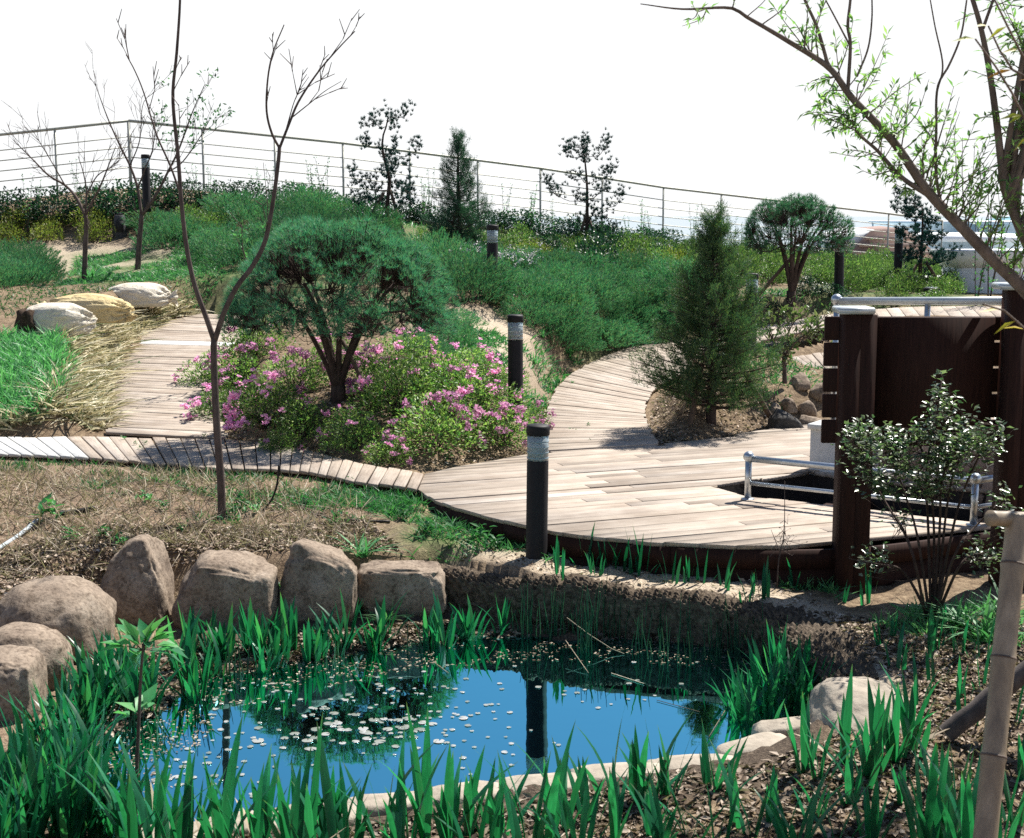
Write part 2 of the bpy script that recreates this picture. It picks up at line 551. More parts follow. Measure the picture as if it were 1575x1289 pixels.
def pair_curves(L, R, n):
    """n stations along a walkway that keep each pair of edge points together."""
    L = np.array(L); R = np.array(R)
    both = np.concatenate([L, R], 1)
    k = np.linspace(0, len(L)-1, n)
    out = np.stack([np.interp(k, np.arange(len(L)), both[:, c]) for c in range(6)], 1)
    return out[:, :3], out[:, 3:]
walkL, walkR = pair_curves([Z(*p[0], 0.2) for p in WALK_PAIRS], [Z(*p[1], 0.2) for p in WALK_PAIRS], 200)
RIBBONS = {'walk': (walkL, walkR), 'left': edges(PATH_L, 120), 'right': edges(PATH_R, 160), 'back': edges(PATH_B, 80)}

def flatten(z, x, y):
    z = z.copy()
    m = inpoly(x, y, DECKP)
    z[m] = np.minimum(z[m], -0.25)
    dd = distpoly(x, y, DECKP)
    t = np.clip((dd-.12)/.7, 0, 1); t = t*t*(3-2*t)
    ease = (DECK-.05)*(1-t)+z*t
    k = ~m & (z > DECK-.05)
    z[k] = np.minimum(z, ease)[k]
    h = inpoly(x, y, HOLE) | (distpoly(x, y, HOLE) < 0.12) & m
    z[h] = -2.6
    for L, R in RIBBONS.values():
        poly = np.concatenate([L, R[::-1]])
        bb = (x > poly[:, 0].min()-.6) & (x < poly[:, 0].max()+.6) & (y > poly[:, 1].min()-.6) & (y < poly[:, 1].max()+.6)
        idx = np.nonzero(bb.ravel())[0]
        if not len(idx): continue
        xs, ys = x.ravel()[idx], y.ravel()[idx]
        ins = inpoly(xs, ys, poly)
        d = distpoly(xs, ys, poly)
        mid = (L+R)/2
        k = np.argmin((xs[:, None]-mid[None, :, 0])**2+(ys[:, None]-mid[None, :, 1])**2, axis=1)
        zp = mid[k, 2]-0.06
        zz = z.ravel()[idx]
        e = np.where(ins, 0, d)
        t = np.clip((e-0.10)/0.45, 0, 1); t = t*t*(3-2*t)
        lim = zp*(1-t)+zz*t            # beside the path the ground eases from just under the boards to its own height
        zn = np.where(ins | (e < 0.10), np.minimum(zz, zp), np.where(zz > zp, lim, np.maximum(zz, lim-0.1)))
        flat = z.ravel(); flat[idx] = zn; z = flat.reshape(z.shape)
    return z

def lumps(x, y):
    p = np.stack([x.ravel(), y.ravel(), np.zeros(x.size)], 1)
    near = np.clip((13-y)/2, 0, 1)*np.clip((y-4.5), 0, 1)
    return (0.022*fbm(p*2.3, 5, 3)+0.010*fbm(p*9.0, 9, 2)).reshape(x.shape)+near*(0.016*np.abs(vnoise(p*13, 12))+.012*vnoise(p*8, 14)).reshape(x.shape)

def hz(x, y, rough=True):
    x = np.atleast_1d(np.asarray(x, float)); y = np.atleast_1d(np.asarray(y, float))
    z = base_z(x, y)
    if rough: z = z + lumps(x, y)
    z = carve(z, x, y)
    return flatten(z, x, y)

def xs_(a, b, step): return np.arange(a, b, step)
gx = np.concatenate([[-90,-60,-45,-36,-30,-26], xs_(-24, -8, .3), xs_(-8, -4.2, .1), xs_(-4.2, 5.2, .055), xs_(5.2, 9, .12), xs_(9, 24, .35), [24,26,30,36,45,60,90]])
gy = np.concatenate([[-10,-6,-3,-1,0,1,2,3], xs_(3.6, 5.4, .12), xs_(5.4, 11.6, .05), xs_(11.6, 22, .1), xs_(22, 46, .3), [46.5,48,50,54,60,70,80]])
GX, GY = np.meshgrid(gx, gy)
GZ = hz(GX, GY)

from bisect import bisect_right
def height(x, y):
    """Height of the ground sheet under points (bilinear)."""
    x = np.atleast_1d(np.asarray(x, float)); y = np.atleast_1d(np.asarray(y, float))
    i = np.clip(np.searchsorted(gx, x)-1, 0, len(gx)-2); j = np.clip(np.searchsorted(gy, y)-1, 0, len(gy)-2)
    tx = np.clip((x-gx[i])/(gx[i+1]-gx[i]), 0, 1); ty = np.clip((y-gy[j])/(gy[j+1]-gy[j]), 0, 1)
    return (GZ[j, i]*(1-tx)+GZ[j, i+1]*tx)*(1-ty)+(GZ[j+1, i]*(1-tx)+GZ[j+1, i+1]*tx)*ty

_ys = np.arange(3.0, 46, 0.02)
def G(u, v):
    """Where the line of sight through a spot of the photograph meets the ground."""
    d = ray(u, v)
    t = _ys/d[1]
    p = EYE[None]+d[None]*t[:, None]
    h = height(p[:, 0], p[:, 1])
    hit = np.nonzero(p[:, 2] <= h)[0]
    if not len(hit): return np.array([p[-1, 0], p[-1, 1], h[-1]])
    k = hit[0]
    return np.array([p[k, 0], p[k, 1], h[k]])

def ground_at(x, y):
    return Vector((x, y, float(height(x, y)[0])))

# zones that differ in what lies on the ground (sand, litter, green cover)
def zone(poly_px, soft):
    poly = np.array([G(u, v) for u, v in poly_px])
    d = distpoly(GX, GY, poly)
    ins = inpoly(GX, GY, poly)
    return np.clip(0.5+np.where(ins, d, -d)/soft, 0, 1)
sand = np.maximum(zone([(690,870),(830,850),(1000,870),(1180,905),(1260,925),(1330,960),(1420,1010),(1390,1060),(1320,1090),(1250,990),(1150,955),(1000,930),(850,908)], .25),
                  np.maximum(zone([(640,470),(760,480),(830,520),(820,590),(760,600),(650,540)], .5), zone([(0,380),(120,372),(300,372),(330,400),(200,420),(0,420)], .8)))
sand = np.maximum(sand, zone([(700,430),(1040,425),(1040,398),(760,392)], .8)*0.7)
green = np.maximum(zone([(100,440),(120,390),(330,375),(620,330),(1120,380),(1120,470),(1000,540),(860,520),(640,420),(420,480),(300,450)], .8), zone([(1100,500),(1180,460),(1480,405),(1520,470),(1300,480),(1180,510)], .6))
green = np.maximum(green, zone([(560,760),(650,760),(800,812),(800,850),(690,862),(600,840)], .3)*0.8)
litter = zone([(-200,1320),(-200,700),(100,710),(340,730),(600,770),(620,840),(500,850),(250,860),(120,960),(130,1100),(100,1320)], .3)
mud = zone([(-60,1400),(100,1230),(60,1130),(230,1060),(300,960),(560,950),(700,940),(1240,990),(1300,1080),(1240,1200),(1000,1260),(500,1330)], .2)

mb = MB()
ny, nx = GX.shape
v = np.stack([GX, GY, GZ], -1).reshape(-1, 3)
ii = np.arange(ny-1)[:, None]*nx+np.arange(nx-1)[None]
mb.add(v, [np.stack([ii, ii+1, ii+nx+1, ii+nx], -1).reshape(-1, 4)])
gme = mb.mesh('ground', True)
for nm, arr in (('sand', sand), ('green', green), ('litter', litter), ('mud', mud)):
    at = gme.attributes.new(nm, 'FLOAT', 'POINT')
    at.data.foreach_set('value', arr.ravel().astype(np.float32))

gm, nt, b = nmat('garden_soil')
co = objco(nt)
def attr(nm):
    a = nt.nodes.new('ShaderNodeAttribute'); a.attribute_name = nm; return a.outputs['Fac']
n1 = noise(nt, 1.3, 5, 0.6, co); n2 = noise(nt, 14, 6, 0.7, co); n3 = noise(nt, 60, 4, 0.7, co)
soil = ramp(nt, n2, [(0.28, (.085,.058,.04)), (0.5, (.23,.165,.105)), (0.68, (.36,.275,.18)), (0.8, (.47,.38,.26))])
soil2 = ramp(nt, n3, [(0.3, (.5,.5,.5)), (0.7, (1.15,1.15,1.15))])
soil = mixc(nt, 1.0, soil, soil2, 'MULTIPLY')
sandc = ramp(nt, n3, [(0.25, (.20,.15,.11)), (0.5, (.44,.36,.27)), (0.75, (.60,.52,.40))])
c = mixc(nt, attr('sand'), soil, sandc)
grn = ramp(nt, n2, [(0.3, (.03,.05,.02)), (0.52, (.08,.14,.045)), (0.75, (.22,.22,.10))])
mm = nt.nodes.new('ShaderNodeMath'); mm.operation = 'MULTIPLY'
nt.links.new(attr('green'), mm.inputs[0]); nt.links.new(ramp(nt, n1, [(0.38, (.2,.2,.2)), (0.6, (.95,.95,.95))]), mm.inputs[1])
c = mixc(nt, mm.outputs[0], c, grn)
litc = ramp(nt, n3, [(0.25, (.07,.045,.035)), (0.5, (.22,.155,.11)), (0.75, (.44,.34,.25))])
ml = nt.nodes.new('ShaderNodeMath'); ml.operation = 'MULTIPLY'
nt.links.new(attr('litter'), ml.inputs[0]); ml.inputs[1].default_value = 0.6
c = mixc(nt, ml.outputs[0], c, litc)
mudc = ramp(nt, n3, [(0.3, (.03,.022,.018)), (0.55, (.09,.068,.05)), (0.8, (.24,.19,.14))])
c = mixc(nt, attr('mud'), c, mudc)
nt.links.new(c, b.inputs['Base Color'])
b.inputs['Roughness'].default_value = 0.95
b.inputs['Specular IOR Level'].default_value = 0.15
bump(nt, b, mixc(nt, 0.5, n2, n3), 0.9, 0.035)
tag(link('ground', gme, gm), 'bare brown garden soil sloping up from the pond to the fence', 'ground', kind='structure')

# ------------------------------------------------------------------ pond water, sea and far shore
wm, nt, b = nmat('pond_water')
b.inputs['Base Color'].default_value = (.010, .013, .012, 1); b.inputs['Roughness'].default_value = .6; b.inputs['Specular IOR Level'].default_value = 0
gl = nt.nodes.new('ShaderNodeBsdfGlossy'); gl.inputs['Roughness'].default_value = .012; gl.inputs[0].default_value = (.25, .70, .76, 1)
fr_ = nt.nodes.new('ShaderNodeFresnel'); fr_.inputs[0].default_value = 1.44
mx = nt.nodes.new('ShaderNodeMixShader'); nt.links.new(fr_.outputs[0], mx.inputs[0]); nt.links.new(b.outputs[0], mx.inputs[1]); nt.links.new(gl.outputs[0], mx.inputs[2])
nt.links.new(mx.outputs[0], nt.nodes['Material Output'].inputs[0])
bp = nt.nodes.new('ShaderNodeBump'); bp.inputs['Strength'].default_value = .06; bp.inputs['Distance'].default_value = .01
nt.links.new(noise(nt, 6, 2, .4, objco(nt)), bp.inputs['Height']); nt.links.new(bp.outputs[0], gl.inputs['Normal'])
mb = MB()
grow = POND[:, :2].mean(0)+(POND[:, :2]-POND[:, :2].mean(0))*1.12
vv = np.concatenate([np.append(POND[:, :2].mean(0), WATER)[None], np.concatenate([grow, np.full((len(grow), 1), WATER)], 1)])
k = len(grow)
mb.add(vv, [np.stack([np.zeros(k, int), 1+np.arange(k), 1+(np.arange(k)+1) % k], 1)])
tag(link('pond_water', mb.mesh('pond_water'), wm), 'still dark pond water mirroring the sky and the pine', 'water', kind='structure')

sm_, nt, b = nmat('sea_water')
b.inputs['Base Color'].default_value = (.10, .22, .30, 1)
b.inputs['Roughness'].default_value = 0.12
bump(nt, b, noise(nt, .25, 3, 0.5, objco(nt)), 0.25, 0.6)
mb = MB(); mb.add([(-16000,55,-26),(16000,55,-26),(16000,26000,-26),(-16000,26000,-26)], [(0,1,2,3)])
tag(link('sea', mb.mesh('sea'), sm_), 'pale hazy sea beyond the railing', 'sea', kind='structure')

def hill(name, x0, x1, y, hgt, col, label, seed):
    m_ = solidmat(name+'_slopes', col, tuple(min(1, q*1.25) for q in col), 0.02, 0.95, 0.1, bumps=0)
    mb = MB(); xs = np.linspace(x0, x1, 80); rows = []
    prof = hgt*np.clip(np.sin(np.linspace(0, math.pi, 80)), 0, 1)**0.6*(0.75+0.35*fbm(np.stack([xs/(x1-x0)*6, xs*0, xs*0], 1), seed, 4))
    for t, dy in ((0, -1), (0.6, -.5), (1, 0), (0.6, .5), (0, 1)):
        rows.append(np.stack([xs, y+dy*hgt*3+0*xs, -27+prof*t], 1))
    vv = np.concatenate(rows); i = np.arange(4)[:, None]*80+np.arange(79)[None]
    mb.add(vv, [np.stack([i, i+1, i+81, i+80], -1).reshape(-1, 4)])
    tag(link(name, mb.mesh(name, True), m_), label, 'hill', kind='structure')
hill('hill', 760, 2300, 2600, 62, (.16,.30,.36), 'distant blue hill across the water', 4)  # blue of the distant haze put into the slope colour

# ------------------------------------------------------------------ timber
pm, nt, b = nmat('weathered_deck_timber')
t = nt.nodes.new('ShaderNodeTexCoord'); oi = nt.nodes.new('ShaderNodeObjectInfo')
ad = nt.nodes.new('ShaderNodeVectorMath'); ad.operation = 'ADD'
sc_ = nt.nodes.new('ShaderNodeVectorMath'); sc_.operation = 'SCALE'; sc_.inputs['Scale'].default_value = 37.0
cmb = nt.nodes.new('ShaderNodeCombineXYZ')
for q in range(3): nt.links.new(oi.outputs['Random'], cmb.inputs[q])
nt.links.new(cmb.outputs[0], sc_.inputs[0]); nt.links.new(t.outputs['Object'], ad.inputs[0]); nt.links.new(sc_.outputs[0], ad.inputs[1])
mp = nt.nodes.new('ShaderNodeMapping'); mp.inputs['Scale'].default_value = (1.2, 26, 26); nt.links.new(ad.outputs[0], mp.inputs[0])
g1 = noise(nt, 3.0, 6, 0.65, mp.outputs[0]); g2 = noise(nt, 2.2, 4, 0.6, ad.outputs[0])
c = ramp(nt, g1, [(0.25, (.27,.235,.20)), (0.5, (.40,.352,.305)), (0.75, (.50,.45,.395))])
c2 = ramp(nt, g2, [(0.3, (.72,.68,.65)), (0.62, (1.05,1.05,1.05))])
c = mixc(nt, 1.0, c, c2, 'MULTIPLY')
tone = ramp(nt, oi.outputs['Random'], [(0, (.76,.72,.68)), (0.4, (.96,.93,.89)), (0.7, (.86,.82,.78)), (0.95, (1.0,.99,.98)), (1, (1.1,1.1,1.1))])
c = mixc(nt, 1.0, c, tone, 'MULTIPLY')
nt.links.new(c, b.inputs['Base Color']); b.inputs['Roughness'].default_value = 0.8; b.inputs['Specular IOR Level'].default_value = 0.25
wv = nt.nodes.new('ShaderNodeTexWave'); wv.bands_direction = 'Y'; wv.inputs['Scale'].default_value = 28; nt.links.new(t.outputs['Object'], wv.inputs['Vector'])
bump(nt, b, mixc(nt, 0.6, wv.outputs['Fac'], g1), 0.5, 0.006)

dm, nt, b = nmat('dark_stained_timber')
co = objco(nt, (1.5, 1.5, 1.5)); g1 = noise(nt, 9, 6, 0.6, objco(nt, (6, 6, .6)))
nt.links.new(ramp(nt, g1, [(0.3, (.018,.0075,.0055)), (0.6, (.034,.014,.010)), (0.8, (.05,.022,.015))]), b.inputs['Base Color'])
b.inputs['Roughness'].default_value = 0.8; b.inputs['Specular IOR Level'].default_value = 0.18
bump(nt, b, g1, 0.35, 0.004)

def plank_quad(parent, A, B, C, D_, thick=0.03, name='plank', mat=None):
    """A plank whose top has corners A,B (one end to the other of side one) and D_,C (side two); own frame along its length."""
    A, B, C, D_ = (np.asarray(q, float) for q in (A, B, C, D_))
    c = (A+B+C+D_)/4
    xdir = norm((B+C)/2-(A+D_)/2); up = np.array([0, 0, 1.0]); ydir = norm(np.cross(up, xdir)); zdir = np.cross(xdir, ydir)
    R_ = np.stack([xdir, ydir, zdir], 1)
    loc = [R_.T @ (q-c) for q in (A, B, C, D_)]
    mb = MB(); e = 0.004
    top = np.array(loc); ctr = top.mean(0)
    ins = top+np.sign(ctr-top)*np.array([e, e, 0])
    rim = top-np.array([0, 0, e]); bot = top-np.array([0, 0, thick])
    mb.add(np.concatenate([ins, rim, bot]), [(0,1,2,3)]+[(i, 4+i, 4+(i+1) % 4, (i+1) % 4) for i in range(4)]+[(4+i, 8+i, 8+(i+1) % 4, 4+(i+1) % 4) for i in range(4)]+[(11,10,9,8)])
    o = link(name, mb.mesh(name), mat or pm, parent)
    o.matrix_basis = Matrix.LocRotScale(Vector(c), Matrix(R_.tolist()).to_quaternion(), None)
    return o

def plank_poly(parent, pts, xd, thick=0.03):
    pts = np.asarray(pts, float); c = pts.mean(0); n = len(pts)
    xdir = norm(np.append(xd, 0)); up = np.array([0, 0, 1.0]); ydir = np.cross(up, xdir)
    R_ = np.stack([xdir, ydir, up], 1)
    top = (pts-c) @ R_; e = .004
    ins = top*np.array([1, 1, 1])+np.sign(-top)*np.array([e, e, 0]); rim = top-[0, 0, e]; bot = top-[0, 0, thick]
    mb = MB()
    mb.add(np.concatenate([ins, rim, bot]), [tuple(range(n))]+[(i, n+i, n+(i+1) % n, (i+1) % n) for i in range(n)]+[(n+i, 2*n+i, 2*n+(i+1) % n, n+(i+1) % n) for i in range(n)]+[tuple(range(3*n-1, 2*n-1, -1))])
    o = link('plank', mb.mesh('plank'), pm, parent)
    o.matrix_basis = Matrix.LocRotScale(Vector(c), Matrix(R_.tolist()).to_quaternion(), None)
    return o

def ribbon(name, label, L, R, pitch, gap=0.009, pale=None):
    """Boards laid across between two edge curves."""
    root = thing(name, label, 'boardwalk', kind='structure')
    mid = (L+R)/2
    s = np.concatenate([[0], np.cumsum(np.linalg.norm(np.diff(mid, axis=0), axis=1))])
    n = max(2, int(round(s[-1]/pitch)))
    q = np.linspace(0, s[-1], n+1)
    ip = lambda arr, x: np.array([np.interp(x, s, arr[:, k]) for k in range(3)])
    for i in range(n):
        jit = rng.normal(0, .003)
        g2_ = gap*rng.uniform(.4, 1.5)/2
        a, b_, c_, d_ = ip(L, q[i]+g2_), ip(R, q[i]+g2_), ip(R, q[i+1]-g2_), ip(L, q[i+1]-g2_)
        ov = norm(a-b_)*rng.uniform(-.02, .02)
        for p in (a, b_, c_, d_): p[2] += jit
        m_ = pm
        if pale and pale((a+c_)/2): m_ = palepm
        plank_quad(root, a+ov, b_+ov, c_+ov, d_+ov, mat=m_)
    return root

palepm = solidmat('white_and_glare_plank', (.42,.42,.41), (.54,.54,.53), 10, .75, .25, 0, .3, .004)
_wy = Z(260, 527, .65)[1]
ribbon('boardwalk', 'curved boardwalk of fanned grey planks in front of the azaleas', walkL, walkR, 0.145, 0.014, lambda c: c[0] < -4.25)  # glare on the leftmost planks is put into a paler colour
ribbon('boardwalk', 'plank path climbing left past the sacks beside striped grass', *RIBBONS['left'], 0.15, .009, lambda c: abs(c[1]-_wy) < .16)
ribbon('boardwalk', 'plank path leading back between the azaleas and the conical conifer', *RIBBONS['right'], 0.15)
ribbon('boardwalk', 'far strip of boardwalk behind the upper handrail', *RIBBONS['back'], 0.22)

# main deck: straight boards cut to the deck's outline and around the stair opening
deck = thing('deck', 'broad weathered timber deck with a stair opening behind the bollard', 'deck', kind='structure')
ang = math.radians(21)
du = np.array([math.cos(ang), math.sin(ang)]); dn = np.array([-math.sin(ang), math.cos(ang)])
def spans(off):
    """Intervals along the boards' direction that lie on the deck at a sideways offset."""
    cuts = []
    for poly in (DECKP, HOLE):
        p = poly[:, :2]; a = p@dn-off; s_ = p@du
        for i in range(len(p)):
            j = (i+1) % len(p)
            if (a[i] > 0) != (a[j] > 0):
                cuts.append(s_[i]+(s_[j]-s_[i])*a[i]/(a[i]-a[j]))
    cuts = sorted(cuts)
    out = []
    for a, b_ in zip(cuts[:-1], cuts[1:]):
        m_ = du*(a+b_)/2+dn*off
        if inpoly(m_[0:1], m_[1:2], DECKP)[0] and not inpoly(m_[0:1], m_[1:2], HOLE)[0] and b_-a > .02:
            out.append((a, b_))
    return out
offs = DECKP[:, :2]@dn
PW = 0.135
for o0 in np.arange(offs.min(), offs.max(), PW):
    lo, hi = o0+.004, o0+PW-.004
    osx = np.linspace(lo, hi, 5)
    sp5 = [spans(q) for q in osx]
    if len({len(q) for q in sp5}) > 1:
        full = [q for q in sp5 if q]
        sp5 = [min(full, key=lambda q: sum(b_-a for a, b_ in q))]*5 if full else [[]]*5
    dz = rng.normal(0, .0025)
    for j in range(len(sp5[0])):
        st = np.array([q[j][0] for q in sp5]); en = np.array([q[j][1] for q in sp5])
        L_ = en.max()-st.min(); cuts = []
        if L_ > 2.2:
            x = st.max()+rng.uniform(1.0, 2.4)
            while x < en.min()-.5:
                cuts.append(x); x += rng.uniform(2.0, 3.4)
        bounds = [st]+[np.full(5, x) for x in cuts]+[en]
        for b0_, b1_ in zip(bounds[:-1], bounds[1:]):
            g0 = .003 if b0_ is not st else 0; g1_ = .003 if b1_ is not en else 0
            P = lambda s_, o_: np.append(du*s_+dn*o_, DECK+dz)
            ia = range(5) if b0_ is st else (0, 4); ib = range(5) if b1_ is en else (0, 4)
            plank_poly(deck, [P(b1_[i]-g1_, osx[i]) for i in ib]+[P(b0_[i]+g0, osx[i]) for i in reversed(list(ia))], du)

# fascia: two curved bands of boards under the front lip
front = [(643,752.5),(660,765),(700,780),(750,794),(800,806),(850,817),(920,826),(1000,833),(1140,839),(1290,838),(1400,828),(1500,815),(1600,805),(1800,790)]
fc = np.array([Z(u, v, DECK) for u, v in front])
fc = smooth_curve(fc, 60)
tang = norm(np.gradient(fc, axis=0)); outw = np.stack([tang[:, 1], -tang[:, 0], 0*tang[:, 0]], 1)
for z1, z0, off in ((DECK-.034, DECK-.165, .002), (DECK-.172, DECK-.44, -.012)):
    for i0 in range(0, 60, 12):
        idx = np.arange(i0, min(60, i0+13))
        if len(idx) < 2: continue
        mb = MB()
        outer = fc[idx]+outw[idx]*off; inner = fc[idx]+outw[idx]*(off-.035)
        if i0 > 0: outer[0] += tang[idx[0]]*.003; inner[0] += tang[idx[0]]*.003
        n = len(idx)
        ring = []
        for src, z in ((outer, z1), (outer, z0), (inner, z0), (inner, z1)):
            q = src.copy(); q[:, 2] = z; ring.append(q)
        vv = np.concatenate(ring); f = []
        for r in range(4):
            r2 = (r+1) % 4
            for k in range(n-1): f.append((r*n+k, r2*n+k, r2*n+k+1, r*n+k+1))
        f += [(0, 3*n, 2*n, n), (n-1, 2*n-1, 3*n-1, 4*n-1)]
        mb.add(vv, f)
        link('fascia_board', mb.mesh('fascia_board'), dm, deck)
mb = MB()
for (u, v) in [(700,775),(850,808),(1000,824),(1140,829),(1400,822)]:
    p = Z(u, v, DECK); box(mb, (p[0]-.05, p[1]+.15, -.5), (p[0]+.05, p[1]+.25, DECK-.04))
jo = link('deck_joists', mb.mesh('deck_joists'), dm, deck); jo['kind'] = 'stuff'
# ================================================================== built things
steel = solidmat('galvanised_steel', (.38,.42,.45), (.55,.58,.60), 30, 0.32, 0.5, 0.85, 0.1, 0.002)
steelw = solidmat('painted_rail_tube', (.42,.46,.47), (.55,.58,.58), 12, 0.35, 0.5, 0.35, 0.1, 0.002)
blackm = solidmat('black_lamp_paint', (.008,.007,.008), (.014,.012,.013), 25, 0.6, 0.25, 0, 0.15, 0.002)
lens, nt, b = nmat('lamp_lens')
tr = nt.nodes.new('ShaderNodeBsdfTransparent'); tr.inputs[0].default_value = (.80, .93, .97, 1)
gl = nt.nodes.new('ShaderNodeBsdfGlossy'); gl.inputs['Roughness'].default_value = .08
fr_ = nt.nodes.new('ShaderNodeFresnel'); fr_.inputs[0].default_value = 1.45
tl = nt.nodes.new('ShaderNodeBsdfTranslucent'); tl.inputs[0].default_value = (.92, .98, 1.0, 1)
df = nt.nodes.new('ShaderNodeBsdfDiffuse'); df.inputs[0].default_value = (.86, .95, .98, 1)
m1 = nt.nodes.new('ShaderNodeMixShader'); m1.inputs[0].default_value = .35; nt.links.new(tl.outputs[0], m1.inputs[1]); nt.links.new(df.outputs[0], m1.inputs[2])
m2 = nt.nodes.new('ShaderNodeMixShader'); m2.inputs[0].default_value = .72; nt.links.new(tr.outputs[0], m2.inputs[1]); nt.links.new(m1.outputs[0], m2.inputs[2])
mx = nt.nodes.new('ShaderNodeMixShader'); nt.links.new(fr_.outputs[0], mx.inputs[0]); nt.links.new(m2.outputs[0], mx.inputs[1]); nt.links.new(gl.outputs[0], mx.inputs[2])
nt.links.new(mx.outputs[0], nt.nodes['Material Output'].inputs[0])
louv = solidmat('lamp_louvre', (.20,.28,.32), (.26,.34,.38), 20, 0.4, 0.5, 0, 0)
core = solidmat('lamp_reflector', (.70,.78,.80), (.80,.86,.88), 20, 0.35, 0.5, 0, 0)
conc = solidmat('pale_stucco', (.58,.58,.56), (.68,.68,.66), 18, 0.9, 0.2, 0, 0.4, 0.004)

# ---- bollard lights
def make_bollard():
    t = thing('bollard_light', '', 'bollard light', group='black bollard lights through the garden')
    r = 0.078
    mb = MB(); lathe(mb, [(r*1.02, -.1), (r*1.02, 0), (r, .004), (r, .735), (r*.97, .742)], 28); link('post', mb.mesh('post', True), blackm, t)
    mb = MB(); lathe(mb, [(r*.99, .742), (r*.99, .922)], 28); ln_ = link('lens', mb.mesh('lens', True), lens, t)
    mb = MB(); lathe(mb, [(.022, .742), (.022, .922)], 16); link('lamp_core', mb.mesh('lamp_core', True), core, ln_)
    lm = None
    for k in range(4):
        if lm is None:
            mb = MB(); lathe(mb, [(.025, .018), (.070, -.008), (.0785, -.012), (.0800, -.004), (.070, .003), (.025, .024)], 24); lm = mb.mesh('louvre', True)
        link('louvre', lm, louv, ln_, (0, 0, .766+k*.040))
    mb = MB(); lathe(mb, [(r*1.05, .922), (r*1.08, .928), (r*1.08, .975), (r*1.04, .988), (r*.92, .996), (0.004, 1.0)], 28); link('cap', mb.mesh('cap', True), blackm, t)
    return t
b0 = make_bollard()
BOL = [((825,862), 10.08, 'nearest black bollard light standing beside the curved deck edge and pond'),
       ((793,632), 14.6, 'black bollard light among the pink azaleas beside the right path'),
       ((757,455), 20.2, 'black bollard light half hidden in junipers beside the bushy conifer on the slope'),
       ((1154,539), 18.4, 'black bollard light whose lamp head shows beside the conical conifer'),
       ((1290,457), 23.5, 'black bollard light under the right side of the round clipped pine'),
       ((1380,436), 26.5, 'black bollard light beside the thin staked pine near the brown roof'),
       ((226,318), 27.8, 'farthest black bollard light near the railing corner behind a bare tree')]
for i, ((u, v), Y, lab) in enumerate(BOL):
    p = W(u, v, Y)
    z = float(height(p[0], p[1])[0]); z = z if abs(z-p[2]) < .12 else p[2]
    if i == 0:
        b0.location = (p[0], p[1], p[2]); b0['label'] = lab; b0.rotation_euler = (0, math.radians(.6), 0)
    else:
        copy_thing(b0, (p[0], p[1], p[2]), i*1.1, 1, lab, tilt=(rng.normal(0, .008), rng.normal(0, .008)))

# ---- railing round the roof garden's edge
fence = thing('fence', 'long thin metal railing with tube top rail and wires along the skyline', 'fence', loc=tuple(FENCE[2]))
fl = np.array(fence.location)
US = [-225,-120,-15,90,203,315,425,529,631,735,831,926,1020,1109,1195,1282,1367,1450]
fu = np.array([p[0] for p in FENCE_PX], float)
posts = []
for u in US:
    k = np.interp(u, fu, np.arange(len(fu)))
    i = min(int(k), len(fu)-2); f = k-i
    # the point of that fence run seen in that direction
    a, c_ = FENCE[i], FENCE[i+1]
    d = ray(u, 330); m_ = d[0]/d[1]
    tt = (m_*a[1]-a[0])/((c_[0]-a[0])-m_*(c_[1]-a[1]))
    posts.append(a+(c_-a)*tt)
posts = np.array(posts)-fl
FH = 1.57
railm = solidmat('railing_paint', (.30,.31,.27), (.42,.41,.35), 15, 0.5, 0.4, 0.2, 0.1, 0.002)
for i, p in enumerate(posts):
    mb = MB(); tube(mb, [p+[0,0,-.4], p+[0,0,FH-.02]], .024 if US[i] != 203 else .034, 8); link('post', mb.mesh('post', True), railm, fence)
ci = US.index(203)
for seg in (posts[:ci+1], posts[ci:]):
    for k, h in enumerate([FH, 1.25, 1.04, .83, .62, .41, .2]):
        mb = MB(); tube(mb, seg+[0, 0, h], .030 if k == 0 else .012, 8 if k == 0 else 5)
        link('top_rail' if k == 0 else 'rail', mb.mesh('rail', True), railm, fence)

# ---- stairwell in the deck, its stone-faced wall
well = thing('stairwell', 'dark stair opening sunk into the timber deck', 'stairwell', kind='structure')
dk = solidmat('stairwell_shade_concrete', (.02,.017,.016), (.035,.03,.028), 6, 0.9, 0.2)  # near-black colour carries the shade inside the opening
wl = Z(1245, 722, DECK); wdir = np.array([.82, -.57]); wdir /= np.linalg.norm(wdir); wn_ = np.array([-wdir[1], wdir[0]])
mb = MB()
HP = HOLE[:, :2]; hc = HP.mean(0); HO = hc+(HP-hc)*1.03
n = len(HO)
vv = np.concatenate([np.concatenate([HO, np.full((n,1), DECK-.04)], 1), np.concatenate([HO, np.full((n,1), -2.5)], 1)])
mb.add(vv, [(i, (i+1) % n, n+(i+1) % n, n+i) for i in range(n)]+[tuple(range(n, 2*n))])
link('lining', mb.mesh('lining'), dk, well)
for k in range(6):
    q = Z(1150, 765, DECK)[:2]+wdir*(0.25+.3*k)+wn_*.1
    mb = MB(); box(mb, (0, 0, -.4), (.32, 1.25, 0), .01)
    s_ = link('step', mb.mesh('step'), dm, well, (q[0], q[1], DECK-.19*(k+1)), (0, 0, math.atan2(wdir[1], wdir[0])))

